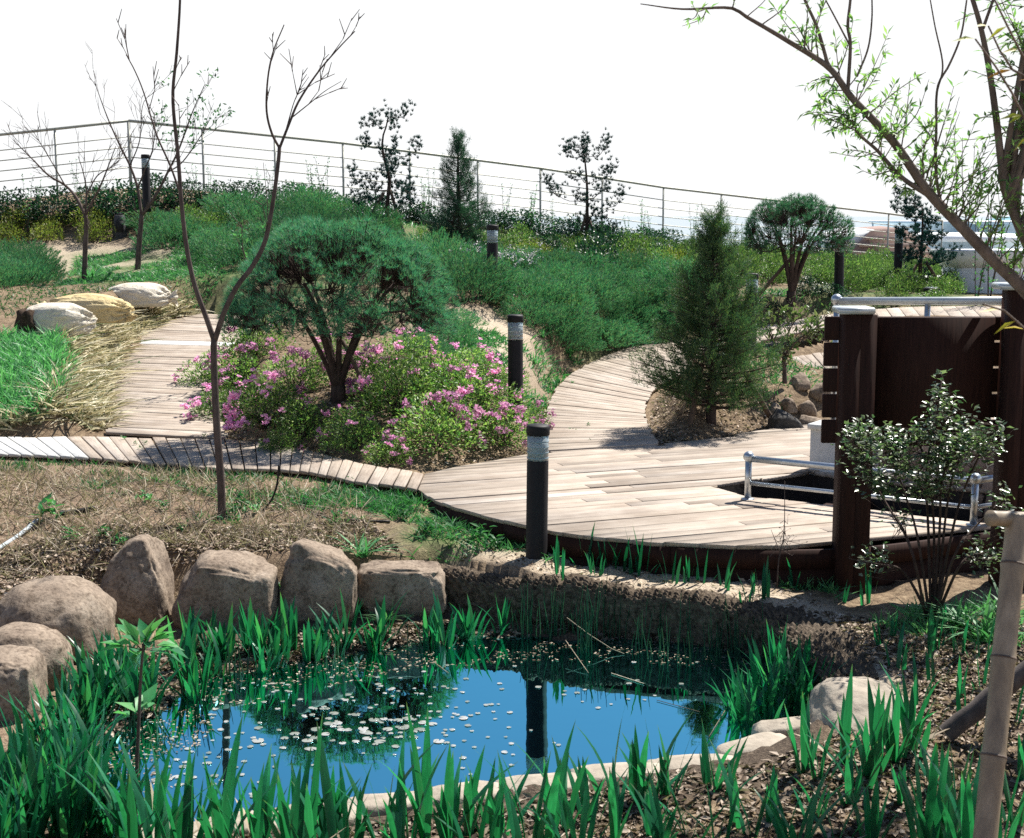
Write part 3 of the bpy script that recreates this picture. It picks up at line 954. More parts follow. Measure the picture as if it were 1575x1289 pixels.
wall = thing('stair_wall', 'low wall faced with brown rubble stones, pale stucco at its left end', 'wall', (wl[0], wl[1], DECK), math.atan2(wdir[1], wdir[0]))
WT, WB, WLn, WTh = .40, -1.6, 3.6, .26
mb = MB(); box(mb, (0, 0, WB), (WLn, WTh, WT-.03), .006); link('wall_core', mb.mesh('wall_core'), conc, wall)
mb = MB(); box(mb, (-.02, -.03, WT-.03), (WLn, WTh+.03, WT+.02), .008); link('coping', mb.mesh('coping'), conc, wall)
stonem = solidmat('rubble_stone', (.20,.14,.11), (.40,.30,.24), 7, 0.85, 0.25, 0, 0.6, 0.01, objrand=.45)
mortar = solidmat('pale_mortar', (.50,.48,.45), (.60,.58,.55), 30, 0.9, 0.2)
mb = MB(); box(mb, (.62, -.012, WB+.05), (WLn-.02, -.0015, WT-.035)); link('mortar_bed', mb.mesh('mortar_bed'), mortar, wall)
def clip(poly, nrm, d):
    out = []
    for i in range(len(poly)):
        a, b_ = poly[i], poly[(i+1) % len(poly)]
        da, db = a@nrm-d, b_@nrm-d
        if da <= 0: out.append(a)
        if (da < 0) != (db < 0): out.append(a+(b_-a)*da/(da-db))
    return out
def voronoi(w0, w1, h0, h1, step, seed):
    r = np.random.default_rng(seed); S = []
    ny_ = int((h1-h0)/step)+1; nx_ = int((w1-w0)/step)+1
    for j in range(ny_):
        for i in range(nx_):
            S.append((w0+(i+.5+.35*(j % 2)+r.uniform(-.36, .36))*(w1-w0)/nx_, h0+(j+.5+r.uniform(-.36, .36))*(h1-h0)/ny_))
    S = np.array(S)
    for i, s_ in enumerate(S):
        poly = [np.array(q, float) for q in ((w0,h0),(w1,h0),(w1,h1),(w0,h1))]
        near = np.argsort(((S-s_)**2).sum(1))[1:14]
        for j in near:
            nr = S[j]-s_; poly = clip(poly, nr, nr@(S[j]+s_)/2)
            if len(poly) < 3: break
        if len(poly) >= 3: yield s_, np.array(poly)
for s_, poly in voronoi(.64, WLn-.04, -.75, WT-.045, .135, 5):
    c_ = poly.mean(0)
    q = []
    for rr, yy in ((.93, -.014), (.90, -.032), (.74, -.044)):
        w = c_+(poly-c_)*rr
        w = w+rng.normal(0, .003, w.shape)
        q.append(np.stack([w[:, 0], np.full(len(w), yy), w[:, 1]], 1))
    n = len(poly); c3 = np.array([c_[0], 0, c_[1]])
    vv = np.concatenate(q)-c3
    f = [(k*n+i, k*n+(i+1) % n, (k+1)*n+(i+1) % n, (k+1)*n+i) for k in range(2) for i in range(n)]+[tuple(range(2*n, 3*n))]
    mb = MB(); mb.add(vv, f)
    link('stone', mb.mesh('stone', True), stonem, wall, tuple(c3))

# ---- handrails
def ballpost(t, p, h, r=.027, ball=.045):
    mb = MB(); tube(mb, [p, p+[0,0,h]], r, 14); link('post', mb.mesh('post', True), steel, t)
    mb = MB(); a = np.linspace(-math.pi/2, math.pi/2, 9); lathe(mb, [(ball*math.cos(x)+1e-4, ball*math.sin(x)) for x in a], 16)
    link('ball_cap', mb.mesh('ball_cap', True), steel, t, tuple(p+[0,0,h+.02]))
    mb = MB(); lathe(mb, [(r*2, 0), (r*2, .008), (r*1.1, .012)], 16); link('flange', mb.mesh('flange', True), steel, t, tuple(p))
hr = thing('handrail', 'low steel handrail with ball ends guarding the stair opening', 'handrail', tuple(Z(1150,768,DECK)))
o_ = np.array(hr.location)
p0 = Z(1150,768,DECK)-o_; p1 = Z(1497,808,DECK)-o_; p2 = p1+np.append(wn_*1.15+wdir*.5, 0)
ballpost(hr, p0, .33); ballpost(hr, p1, .33)
for h, r, nm in ((.335, .027, 'top_pipe'), (.135, .017, 'lower_pipe')):
    mb = MB(); tube(mb, [p0+[0,0,h], (p0+p1)/2+[0,0,h], p1+[0,0,h]], r, 12); link(nm, mb.mesh(nm, True), steel, hr)
    mb = MB(); tube(mb, [p1+[0,0,h], (p1+p2)/2+[0,0,h], p2+[0,0,h]], r, 12); link(nm, mb.mesh(nm, True), steel, hr)
hu = thing('handrail', 'upper steel handrail with ball end seen above the brown board screen', 'handrail', tuple(W(1287,650,12.35)))
o_ = np.array(hu.location); a0 = W(1287,463,12.35)-o_; a1 = W(1427,463,11.75)-o_; a2 = W(1640,463,11.0)-o_
zb = WT+DECK+.02
for q in (a0, a1, a2):
    qb = q.copy(); qb[2] = min(zb-o_[2], q[2]-.9)
    mb = MB(); tube(mb, [qb, q], .025, 12); link('post', mb.mesh('post', True), steel, hu)
mb = MB(); tube(mb, [a0, a1, a2], .034, 14); link('top_pipe', mb.mesh('top_pipe', True), steelw, hu)
mb = MB(); a = np.linspace(-math.pi/2, math.pi/2, 9); lathe(mb, [(.052*math.cos(x)+1e-4, .052*math.sin(x)) for x in a], 16)
link('ball_cap', mb.mesh('ball_cap', True), steel, hu, tuple(a0+[0,0,.01]))

# ---- brown board screen between two posts (the back of a sign)
sg = thing('board_screen', 'dark brown timber board screen carried by two square posts', 'sign', tuple(G(1316, 912)))
so = np.array(sg.location); SY = 9.6
def pbox(name, u0, u1, v0, v1, Y0, Y1, mat, parent, org, zs=None, bev=.006):
    a = W(u0, v0, Y0); c_ = W(u1, v1, Y0)
    vm = (v0+v1)/2; a[0], c_[0] = W(u0, vm, Y0)[0], W(u1, vm, Y0)[0]
    lo = np.array([min(a[0], c_[0]), Y0, min(a[2], c_[2])]); hi = np.array([max(a[0], c_[0]), Y1, max(a[2], c_[2])])
    if zs: lo[2], hi[2] = zs
    ctr = (lo+hi)/2
    mb = MB(); box(mb, lo-ctr, hi-ctr, bev); return link(name, mb.mesh(name), mat, parent, tuple(ctr-org))
zt = W(1316, 484, SY)[2]
for (u0, u1, top) in ((1294, 1342, 484), (1545, 1594, 447)):
    for (ua, ub) in ((u0, (u0+u1)/2-.25), ((u0+u1)/2+.25, u1)):     # each post is two joined timbers
        pbox('post', ua, ub, top, 930, SY, SY+.2, dm, sg, so, zs=(W(ua, 940, SY)[2]-.2, W(ua, top, SY)[2]))
    capm = steelw
    zc = W(u0, top, SY)[2]
    lo = W(u0-3, top, SY); hi = W(u1+3, top, SY); ctr = (lo+hi)/2+[0, .1, .025]
    mb = MB(); box(mb, (-(hi[0]-lo[0])/2, -.125, -.022), ((hi[0]-lo[0])/2, .125, .022), .008); link('post_cap', mb.mesh('post_cap'), capm, sg, tuple(ctr-so))
z_top, z_bot = W(1300, 487, SY+.215)[2], W(1300, 685, SY+.215)[2]
bh = (z_top-z_bot)/5
for k in range(5):
    zz1 = z_top-k*bh; zz0 = zz1-bh+.017
    xa, xb = W(1266.5, 600, SY+.203)[0], W(1612, 600, SY+.203)[0]
    ctr = np.array([(xa+xb)/2, SY+.222, (zz0+zz1)/2])
    mb = MB(); box(mb, (-(xb-xa)/2, -.019, -(zz1-zz0)/2), ((xb-xa)/2, .019, (zz1-zz0)/2), .004); link('board', mb.mesh('board'), dm, sg, tuple(ctr-so))
xa, xb = W(1330, 600, SY+.17)[0], W(1526, 600, SY+.17)[0]
ctr = np.array([(xa+xb)/2, SY+.185, (z_top+z_bot)/2])
mb = MB(); box(mb, (-(xb-xa)/2, -.015, -(z_top-z_bot)/2+.002), ((xb-xa)/2, .015, (z_top-z_bot)/2-.002), .004); link('backing_panel', mb.mesh('backing_panel'), dm, sg, tuple(ctr-so))

# ---- beyond the railing and at the right: roof, parapets, far sheds
brick = solidmat('brown_roof_cladding', (.22,.15,.13), (.30,.21,.18), 3, 0.9, 0.2, 0, 0.3, 0.02)
bluew = solidmat('blue_grey_cladding', (.36,.47,.54), (.44,.54,.60), 2, 0.7, 0.3, 0, 0.1)
whitec = solidmat('white_parapet_paint', (.76,.79,.80), (.85,.87,.88), 4, 0.7, 0.3, 0, 0.15)
def prism(name, pts_lo, pts_hi, mat, parent, org):
    n = len(pts_lo); mb = MB(); vv = np.concatenate([pts_lo, pts_hi])-org
    mb.add(vv, [(i, (i+1) % n, n+(i+1) % n, n+i) for i in range(n)]+[tuple(range(n-1, -1, -1)), tuple(range(n, 2*n))]); return link(name, mb.mesh(name), mat, parent)
# brown stepped roof
rb = thing('building', 'building with brown sloping roof beyond the railing beside the thin pine', 'building', tuple(W(1360, 430, 62)*[1, 1, 0]+[0, 0, -26]))
ro = np.array(rb.location)
Yb = 60.0
prof = [(1268,455),(1312,385),(1340,356),(1392,352),(1450,396),(1475,455)]
fr = np.array([W(u, v, Yb) for u, v in prof]); bk = fr+[3.0, 16, 0]
mb = MB(); n = len(fr)
mb.add(np.concatenate([fr, bk])-ro, [tuple(range(n)), tuple(range(2*n-1, n-1, -1))]+[(i+1, i, n+i, n+i+1) for i in range(n-1)]); link('roof', mb.mesh('roof'), brick, rb)
a_, c_ = W(1240, 455, Yb-.3), W(1490, 455, Yb-.3)
mb = MB(); box(mb, np.array([a_[0], Yb-.3, -26])-ro, np.array([c_[0]+3, Yb+16, fr[0][2]])-ro); link('wall', mb.mesh('wall'), conc, rb)
for vv_ in (366, 377, 389, 402, 415, 428):
    tl = np.interp(vv_, [356, 385, 455], [1340, 1312, 1268]); tr = np.interp(vv_, [352, 396, 455], [1392, 1450, 1475])
    q0, q1 = W(tl+2, vv_, Yb-.06), W(tr-2, vv_, Yb-.06)
    mb = MB(); box(mb, q0-ro+[0, -.06, -.07], q1-ro+[0, .04, .07]); link('roof_batten', mb.mesh('roof_batten'), solidmat('roof_batten', (.33,.25,.22), (.40,.32,.28), 3, .9) if 'roof_batten' not in bpy.data.materials else bpy.data.materials['roof_batten'], rb)
fr2 = np.array([W(u, v, Yb+1) for u, v in [(1278,386),(1306,364),(1345,353),(1316,384)]]); bk2 = fr2+[2, 14, 0]
prism('side_gable', fr2[::-1], bk2[::-1], whitec, rb, ro)

# pale concrete parapet block behind the screen
pb = thing('parapet', 'pale concrete parapet pier with flared top behind the willow', 'parapet', tuple(W(1520, 480, 26)*[1,1,0]+[0,0,0.3]))
po = np.array(pb.location)
def qbox(name, u0, u1, v0, v1, Y0, Y1, mat, parent, org): return pbox(name, u0, u1, v0, v1, Y0, Y1, mat, parent, org, bev=.02)
qbox('pier', 1477, 1640, 412, 520, 26, 27.2, whitec, pb, po)
lo_, hi_ = W(1466, 408, 25.8), W(1650, 384, 25.8)
prism('flared_top', np.array([W(1477,412,26), W(1640,412,26), W(1640,412,26)+[0,1.2,0], W(1477,412,26)+[0,1.2,0]]),
      np.array([W(1465,386,25.8), W(1652,386,25.8), W(1652,386,25.8)+[0,1.6,0], W(1465,386,25.8)+[0,1.6,0]]), whitec, pb, po)
lw = thing('low_wall', 'dark low stone wall left of the pale parapet pier', 'wall', tuple(W(1445, 460, 27.5)))
qbox('wall_body', 1412, 1476, 428, 480, 27.5, 27.9, solidmat('dark_stone', (.10,.10,.09), (.2,.19,.17), 9, .9), lw, np.array(lw.location))
qbox('coping', 1410, 1476, 425, 428, 27.45, 27.95, conc, lw, np.array(lw.location))
# blue sheds far right
for (u0, u1, v0, v1, Y, dep, lab, mt) in ((1468,1700,372,440,85,25,'blue grey warehouse wall with white roof edge behind the willow',bluew), (1488,1760,345,380,150,40,'farther pale blue shed roof line behind the willow',bluew)):
    t = thing('warehouse', lab, 'building', tuple(W((u0+u1)/2, v1, Y)*[1,1,0]+[0,0,-26])); to = np.array(t.location)
    a_, c_ = W(u0, v0, Y), W(u1, v1, Y)
    mb = MB(); box(mb, np.array([a_[0], Y, -26])-to, np.array([c_[0], Y+dep, a_[2]])-to); link('wall', mb.mesh('wall'), mt, t)
    mb = MB(); box(mb, np.array([a_[0]-.4, Y-.4, a_[2]])-to, np.array([c_[0]+.4, Y+dep, a_[2]+.25])-to); link('roof_edge', mb.mesh('roof_edge'), whitec, t)
    mb = MB(); box(mb, np.array([a_[0]-.2, Y-.2, a_[2]-.95])-to, np.array([c_[0]+.2, Y+.1, a_[2]-.7])-to); link('gutter', mb.mesh('gutter'), whitec, t)

# ---- garden speakers shaped like tapered stones
spk = solidmat('grey_speaker_shell', (.045,.045,.05), (.085,.085,.09), 20, 0.85, 0.2, 0, 0.6, 0.01)
grl = solidmat('speaker_grille', (.02,.02,.022), (.035,.035,.035), 60, 0.7, 0.2)
def speaker(u, v, h, w, lab, Y=None):
    p = G(u, v) if Y is None else W(u, v, Y)
    t = thing('garden_speaker', lab, 'garden speaker', tuple(p), rng.uniform(-.4, .4), 'dark tapered garden speakers')
    mb = MB()
    V = []
    for z, k in ((-.1, 1.0), (h*.05, 1.0), (h*.85, .78), (h*.97, .66), (h, .56)):
        for a in np.linspace(0, 2*math.pi, 8, endpoint=False)+math.pi/8:
            V.append((math.cos(a)*w*.54*k*(1+.05*rng.normal()), math.sin(a)*w*.42*k*(1+.05*rng.normal()), z))
    F = [(r*8+i, r*8+(i+1) % 8, r*8+8+(i+1) % 8, r*8+8+i) for r in range(4) for i in range(8)]+[tuple(range(32, 40))]
    mb.add(V, F); link('shell', mb.mesh('shell'), spk, t)
    mb = MB(); box(mb, (-w*.26, -w*.41, h*.2), (w*.26, -w*.36, h*.75), .01); link('grille', mb.mesh('grille'), grl, t)
    mb = MB(); tube(mb, [(-w*.2, 0, h-.01), (-w*.15, 0, h+.03), (w*.15, 0, h+.03), (w*.2, 0, h-.01)], .012, 6); link('handle', mb.mesh('handle', True), spk, t)
speaker(185, 364, .42, .28, 'grey tapered garden speaker on the slope below the railing corner')
speaker(937, 429, .30, .27, 'dark tapered garden speaker in the hedge below the right staked pine')
speaker(735, 413, .24, .34, 'dark boxy garden speaker beside the bollard under the bushy conifer')
speaker(408, 346, .2, .26, 'small dark garden speaker behind the left juniper bed')
fl_ = thing('floodlight', 'small black floodlight box below the thin staked pine', 'floodlight', tuple(W(1432, 458, 24)))
mb = MB(); box(mb, (-.12, -.08, .02), (.12, .08, .17), .015); link('housing', mb.mesh('housing'), blackm, fl_)
mb = MB(); box(mb, (-.09, -.05, .171), (.09, .05, .18), .004); link('glass', mb.mesh('glass'), lens, fl_)
mb = MB(); tube(mb, [(0, 0, -.5), (0, 0, .03)], .015, 8); link('stake', mb.mesh('stake'), blackm, fl_)

# ---- coir roll: knotted rope netting over the pond's far bank
cm = solidmat('coir_netting', (.028,.021,.016), (.19,.15,.112), 26, 0.95, 0.1, 0, 0.8, 0.01)
mb = MB()
cs = resample(COIR, 420); tg = norm(np.gradient(cs, axis=0)); inw = np.stack([tg[:, 1], -tg[:, 0], 0*tg[:, 0]], 1)
sarc = np.concatenate([[0], np.cumsum(np.linalg.norm(np.diff(cs, axis=0), axis=1))])
wide = np.interp(np.linspace(0, 1, 420), [0, .3, .6, .8, 1], [.10, .10, .15, .30, .22])
K = 46; rows = []
ztop = height(cs[:, 0]-inw[:, 0]*.12, cs[:, 1]-inw[:, 1]*.12)
for k in range(K):
    t = k/(K-1)
    # profile from behind the crest, over it and down to the water
    ph = -0.5+t*2.3
    off = np.where(ph < 0.9, wide*np.sin(np.clip(ph, -1.57, 1.57)), wide*math.sin(.9)-.04*(ph-.9)/.9)
    dz = np.where(ph < 0.9, .10*np.cos(ph)-.10, .10*math.cos(.9)-.10-(.36+.05*0)*(ph-.9)/.9)
    q = cs+inw*off[:, None]
    q[:, 2] = np.maximum(cs[:, 2], ztop-.01)+.012+dz
    row = t*1.15/.062; colm = sarc/.07+.5*(int(row) % 2)
    kn = np.abs(np.sin(math.pi*row))*np.abs(np.sin(math.pi*colm))
    nz = vnoise(np.stack([sarc*9, np.full(420, t*9), sarc*0], 1), 31)
    nz2 = vnoise(np.stack([sarc*40, np.full(420, t*45), sarc*0], 1), 32)
    disp = .036*kn+.010*nz+.007*nz2
    nrm_in = math.sin(max(-.3, min(ph, 1.5))); nrm_up = math.cos(max(-.3, min(ph, 1.5)))
    q += inw*(disp*nrm_in)[:, None]; q[:, 2] += disp*nrm_up
    rows.append(q)
vv = np.concatenate(rows); i = np.arange(K-1)[:, None]*420+np.arange(419)[None]
mb.add(vv, [np.stack([i, i+420, i+421, i+1], -1).reshape(-1, 4)])
tag(link('coir_roll', mb.mesh('coir_roll', True), cm), 'knotted brown coir roll edging the far bank of the pond', 'bank edging')

# ---- boulders
rockm, nt, b = nmat('boulder_granite')
co = objco(nt); n1 = noise(nt, 3.0, 6, 0.65, co); n2 = noise(nt, 45, 5, 0.7, co); n3 = noise(nt, 11, 5, .7, co)
c = ramp(nt, n1, [(0.3, (.17,.13,.10)), (0.55, (.27,.215,.165)), (0.75, (.38,.32,.26))])
c = mixc(nt, 1.0, c, ramp(nt, n2, [(0.32, (.5,.47,.45)), (0.5, (.95,.95,.95)), (0.75, (1.25,1.22,1.18))]), 'MULTIPLY')
c = mixc(nt, 1.0, c, ramp(nt, n3, [(0.35, (.62,.60,.58)), (0.5, (1,1,1))]), 'MULTIPLY')
nt.links.new(c, b.inputs['Base Color']); b.inputs['Roughness'].default_value = .92; b.inputs['Specular IOR Level'].default_value = .2
bump(nt, b, mixc(nt, .5, n2, n3), .8, .012)
palem = solidmat('pale_rim_stone', (.24,.205,.165), (.40,.35,.285), 9, 0.9, 0.2, 0, 0.6, 0.012)
import bmesh
_ico = bmesh.new(); bmesh.ops.create_icosphere(_ico, subdivisions=5, radius=1.0)
ICO_V = np.array([v_.co[:] for v_ in _ico.verts]); ICO_F = np.array([[v_.index for v_ in f_.verts] for f_ in _ico.faces]); _ico.free()
_ico = bmesh.new(); bmesh.ops.create_icosphere(_ico, subdivisions=3, radius=1.0)
ICO3_V = np.array([v_.co[:] for v_ in _ico.verts]); ICO3_F = np.array([[v_.index for v_ in f_.verts] for f_ in _ico.faces]); _ico.free()
def boulder(name, loc, dims, label, seed, mat=rockm, power=0.75, rough=.10, cuts=(), tilt=(0, 0), rotz=0, group=None, fine=True, cat='boulder'):
    V, F = (ICO_V, ICO_F) if fine else (ICO3_V, ICO3_F)
    p = np.sign(V)*np.abs(V)**power
    for nrm_, d in cuts:
        nrm_ = norm(nrm_); s_ = p@nrm_; over = np.maximum(s_-d, 0)
        p = p-over[:, None]*nrm_[None]*.62
    p = p*(1+rough*fbm(V*1.3+seed*3.1, seed, 3)[:, None]+.35*rough*fbm(V*4+seed, seed+5, 3)[:, None])
    if fine: p += V*(.012*fbm(V*16, seed+9, 3))[:, None]
    p = p*np.array(dims)/2
    mb = MB(); mb.add(p, [F])
    return tag(link(name, mb.mesh(name, True), mat, None, tuple(loc), (tilt[0], tilt[1], rotz)), label, cat, group)
def brock(u0, u1, v0, v1, Y, depth, label, seed, **kw):
    """Boulder whose outline spans the measured width and height at distance Y."""
    c_ = W((u0+u1)/2, (v0+v1)/2, Y); a_, e_ = W(u0, v0, Y), W(u1, v1, Y)
    return boulder('boulder', c_+[0, depth*.15, 0], (e_[0]-a_[0], depth, a_[2]-e_[2]), label, seed, **kw)
brock(146,264,828,985,9.6,.50,'tall upright grey boulder behind the irises, pointed top lit',11, power=.82, cuts=(((-.75,0,.65),.62),((.85,0,.5),.80),((0,-.9,.35),.55)))
brock(262,424,845,990,9.45,.62,'wide flat topped boulder with shaded front, between the upright and square boulders',12, power=.7, cuts=(((.15,-.1,1),.62),((0,-1,.1),.6),((-.8,-.2,.6),.72)))
brock(418,550,835,985,9.6,.55,'blocky boulder with sloping top between the flat boulder and the longer low one',13, power=.68, cuts=(((.45,0,.9),.72),((0,-1,.25),.55),((-.95,0,.3),.7)))
brock(550,684,862,955,9.75,.45,'long low flat boulder touching the coir roll',14, power=.64, cuts=(((0,0,1),.62),((0,-1,.1),.6)))
brock(-20,172,900,1048,8.75,.75,'large rounded boulder at the left edge above two smaller ones',15, power=.85, rough=.08)
brock(-40,108,968,1085,8.1,.5,'middle rounded boulder at the left edge partly behind the lowest one',16, power=.85, rough=.08)
brock(-70,64,998,1135,7.6,.5,'lowest pale topped boulder at the left edge of the pond',17, power=.7, rough=.07, cuts=(((.1,0,1),.7),((0,-1,.2),.65)))
brock(1260,1406,1062,1180,7.3,.66,'pale boulder at the right end of the pond rim, behind irises',18, mat=palem, power=.62, rough=.12, cuts=(((-.7,-.4,.8),.42),((.1,-.75,1),.34),((.2,0,1),.7)))
RIM = [(1222,1128,105,50),(1160,1158,100,44),(1065,1186,120,44),(952,1200,130,44),(835,1218,125,46),(715,1232,120,46),(600,1246,115,44),(490,1262,120,44),(380,1278,120,46),(270,1296,120,46)]
RL = ['beside the pale right boulder','second along from the pale right boulder','under the right clump of broad irises','below the bollard reflection, right side','below the bollard reflection, left side',
      'in the middle of the pond\'s near edge','left of the middle of the near edge','among the front irises left of centre','where the near rim turns to the left','last at the bottom left corner']
for i, ((u, v, w, h), l_) in enumerate(zip(RIM, RL)):
    p = Z(u, v, WATER+.02); s_ = p[1]/FPX
    boulder('rim_stone', p+[0, 0, .0], (w*s_*1.30, .22, h*s_*1.15), 'pale flat rim stone of the pond, '+l_, 40+i, palem, .66, .14, (((0,0,1),.66),), rotz=rng.uniform(-.2,.2)+(.5 if i < 2 else .12), group='pale rim stones of the pond', fine=False, cat='stone')
spkrock = solidmat('dark_basalt', (.035,.033,.032), (.08,.075,.07), 14, .9, .2, 0, .7, .012)
SM = [(1206,656,60,38,13.9,'dark angular rock at the edge of the deck beside the conifer stake'),(1250,652,50,24,13.95,'flat grey rock at the deck edge left of the stucco wall'),(1213,622,30,24,14.6,'small rock behind the dark angular rock'),
      (1240,628,34,26,14.9,'pale rock piled beneath the bare shrub'),(1262,600,44,26,15.6,'grey rock under the bare shrub near the board screen'),(1228,585,40,24,16.3,'rock at the foot of the bare shrub'),(1192,630,26,20,14.5,'small brown rock beside the conifer stake')]
for i, (u, v, w, h, Y, l_) in enumerate(SM):
    p = G(u, v+8); s_ = p[1]/FPX
    boulder('rock', p+[0, 0, h*s_*.22], (w*s_*1.0, w*s_*.8, h*s_*1.25), l_, 60+i, rockm if i != 0 else spkrock, .62, .22, (((.2,-.6,.8),.42),((-.8,-.2,.4),.5),((.7,.1,.7),.55),((0,-1,.1),.5)), rotz=i, group='rocks between conifer and deck', fine=False, cat='rock')

# ---- sacks beside the path
sackw = solidmat('white_sack_cloth', (.50,.45,.36), (.66,.61,.52), 5, 0.9, 0.2, 0, .8, 0.03, (.5, 1, 1))
sacky = solidmat('yellow_sack_cloth', (.52,.40,.20), (.64,.53,.31), 5, 0.9, 0.2, 0, .8, 0.03, (.5, 1, 1))
strawm = solidmat('sack_stuffing', (.03,.02,.015), (.10,.07,.05), 40, 0.95, 0.1, 0, 0.8, 0.02)
def sack(u, v, Y, dims, rotz, mat, lab, seed, tie=True, mouth=False, tilt=(0, 0)):
    p = G(u, v+14)+np.array([0, 0, dims[2]*.22])
    t = thing('sack', lab, 'sack', tuple(p), rotz, 'filled sacks on the bank beside the path'); t.rotation_euler = (tilt[0], tilt[1], rotz)
    V = ICO_V; q = np.sign(V)*np.abs(V)**.8
    ang_ = np.arctan2(V[:, 2], V[:, 1])
    fold = vnoise(np.stack([V[:, 0]*1.6, np.cos(ang_)*3.4, np.sin(ang_)*3.4], 1), seed)
    fine_ = vnoise(np.stack([V[:, 0]*2.6, np.cos(ang_)*8, np.sin(ang_)*8], 1), seed+4)
    ax_ = np.abs(V[:, 0]); gather = .30+1.3*ax_**3
    pleat = np.cos(ang_*13+2.5*vnoise(V*3, seed+1))*ax_**4
    q[:, 1:] *= (1-.30*ax_**5)[:, None]
    crease = np.abs(vnoise(np.stack([V[:, 0]*4+V[:, 2]*2, V[:, 1]*2.5, V[:, 2]*3], 1), seed+7))
    q = q*(1+.07*fbm(V*1.4+seed, seed, 2)+.16*np.abs(fold)*gather+.07*np.abs(fine_)*gather+.09*pleat-.07*np.exp(-(crease/.05)**2))[:, None]
    q[:, 2] = np.maximum(q[:, 2], -.55)
    mb = MB(); mb.add(q*np.array(dims)/2, [ICO_F]); link('sack_body', mb.mesh('sack_body', True), mat, t)
    L = dims[0]/2
    if tie:
        a = np.linspace(0, 2*math.pi, 40, endpoint=False); rows = []
        for x, r in ((L*.86, .16), (L*1.0, .06), (L*1.05, .05), (L*1.2, .10), (L*1.32, .15)):
            rr = r*dims[2]/.5*(1+.25*np.sin(a*7+x*9)*(x > L*1.03)); rows.append(np.stack([np.full(40, x)+.02*np.cos(a*5)*(x > L*1.1), rr*np.cos(a), rr*np.sin(a)*.8], 1))
        i = np.arange(4)[:, None]*40; k = np.arange(40)[None]
        mb = MB(); mb.add(np.concatenate(rows), [np.stack([i+k, i+(k+1) % 40, i+40+(k+1) % 40, i+40+k], -1).reshape(-1, 4)]); link('tied_neck', mb.mesh('tied_neck', True), mat, t)
        mb = MB(); aa = np.linspace(0, 2*math.pi, 24); tube(mb, np.stack([np.full(24, L*1.03), .065*dims[2]/.5*np.cos(aa), .055*dims[2]/.5*np.sin(aa)], 1), .008, 6); link('tie', mb.mesh('tie', True), strawm, t)
    if mouth:
        mb = MB(); vv = ICO3_V*(1+.25*fbm(ICO3_V*3, 8, 3)[:, None])*np.array([.17, dims[1]*.46, dims[2]*.46]); mb.add(vv, [ICO3_F]); m_ = link('sack_mouth', mb.mesh('sack_mouth'), strawm, t, (L*.84, 0, -.02)); m_['label'] = 'dark stuffing showing in the open end'
sack(88, 497, 17.6, (.80, .60, .52), math.radians(200), sackw, 'white sack with dark open end, lowest of the three on the bank', 3, tie=False, mouth=True)
sack(138, 478, 18.4, (1.15, .62, .50), math.radians(165), sacky, 'yellowish tied sack lying in the middle of the three', 4)
sack(208, 455, 19.3, (.95, .66, .46), math.radians(10), sackw, 'off white tied sack farthest up the bank beside the path', 5)
# ================================================================== plants
bark_grey = solidmat('grey_bark', (.055,.042,.038), (.13,.10,.088), 22, 0.9, 0.15, 0, 0.6, 0.006, sc=(1, 1, .35))
bark_willow = solidmat('willow_bark', (.085,.068,.058), (.20,.16,.135), 20, 0.9, 0.15, 0, 0.7, 0.006, sc=(1, 1, .35))
bark_dark = solidmat('dark_bark', (.030,.021,.018), (.075,.054,.045), 18, 0.9, 0.15, 0, 0.7, 0.008, sc=(1, 1, .4))
stakem = solidmat('stake_wood', (.06,.042,.032), (.13,.095,.07), 14, 0.85, 0.2, 0, 0.4, 0.004, sc=(1, 1, .2))
pine_m = leafmat('pine_needles', [(.022,.080,.060), (.042,.140,.100), (.070,.185,.125), (.12,.19,.10), (.15,.11,.07)], .38, .5, .3, cool=(.85, 1.2, 1.2))
juni_m = leafmat('juniper_sprays', [(.020,.078,.052), (.042,.145,.092), (.075,.195,.105), (.15,.24,.10), (.22,.22,.11), (.13,.09,.06)], .35, .55, .25, cool=(.68, 1.04, 1.08))
coni_m = leafmat('conifer_sprays', [(.022,.060,.042), (.045,.10,.060), (.085,.145,.070), (.15,.18,.06)], .35, .55, .25, cool=(1.0, 1.05, .95))
hedge_m = leafmat('dark_hedge_leaves', [(.010,.028,.016), (.020,.050,.024), (.035,.075,.032), (.06,.10,.045)], .25, .4, .4, cool=(.75, 1.05, 1.25))
yell_m = leafmat('yellow_green_leaves', [(.07,.11,.022), (.14,.18,.035), (.22,.23,.05), (.28,.25,.07)], .35, .5, .3)
fresh_m = leafmat('fresh_green_leaves', [(.035,.11,.045), (.065,.17,.06), (.11,.22,.07), (.17,.26,.09)], .4, .45, .35, cool=(.75, 1.05, 1.25))
azal_m = leafmat('azalea_leaves', [(.03,.09,.03), (.09,.18,.05), (.20,.29,.08), (.32,.38,.13)], .4, .45, .35)
iris_m = leafmat('iris_blades', [(.010,.085,.045), (.016,.125,.060), (.028,.165,.075), (.07,.21,.075)], .42, .38, .45, (1.2, 1.6, .9), (.22,.20,.06), cool=(.68, 1.04, 1.08))
reed_m = leafmat('reed_stems', [(.012,.055,.028), (.03,.09,.04), (.07,.12,.05)], .25, .5, .3, cool=(.68, 1.04, 1.08))
grass_m = leafmat('bright_grass', [(.06,.15,.05), (.11,.22,.08), (.17,.28,.10)], .36, .45, .3, cool=(.75, 1.05, 1.25))
weed_m = leafmat('weed_leaves', [(.025,.085,.03), (.05,.14,.04), (.09,.19,.05)], .35, .5, .3, cool=(.75, 1.05, 1.25))
drygrass_m = leafmat('striped_grass', [(.07,.11,.045), (.28,.25,.14), (.50,.44,.30), (.66,.62,.48)], .25, .55, .25, (1.15, 1.15, 1.0))
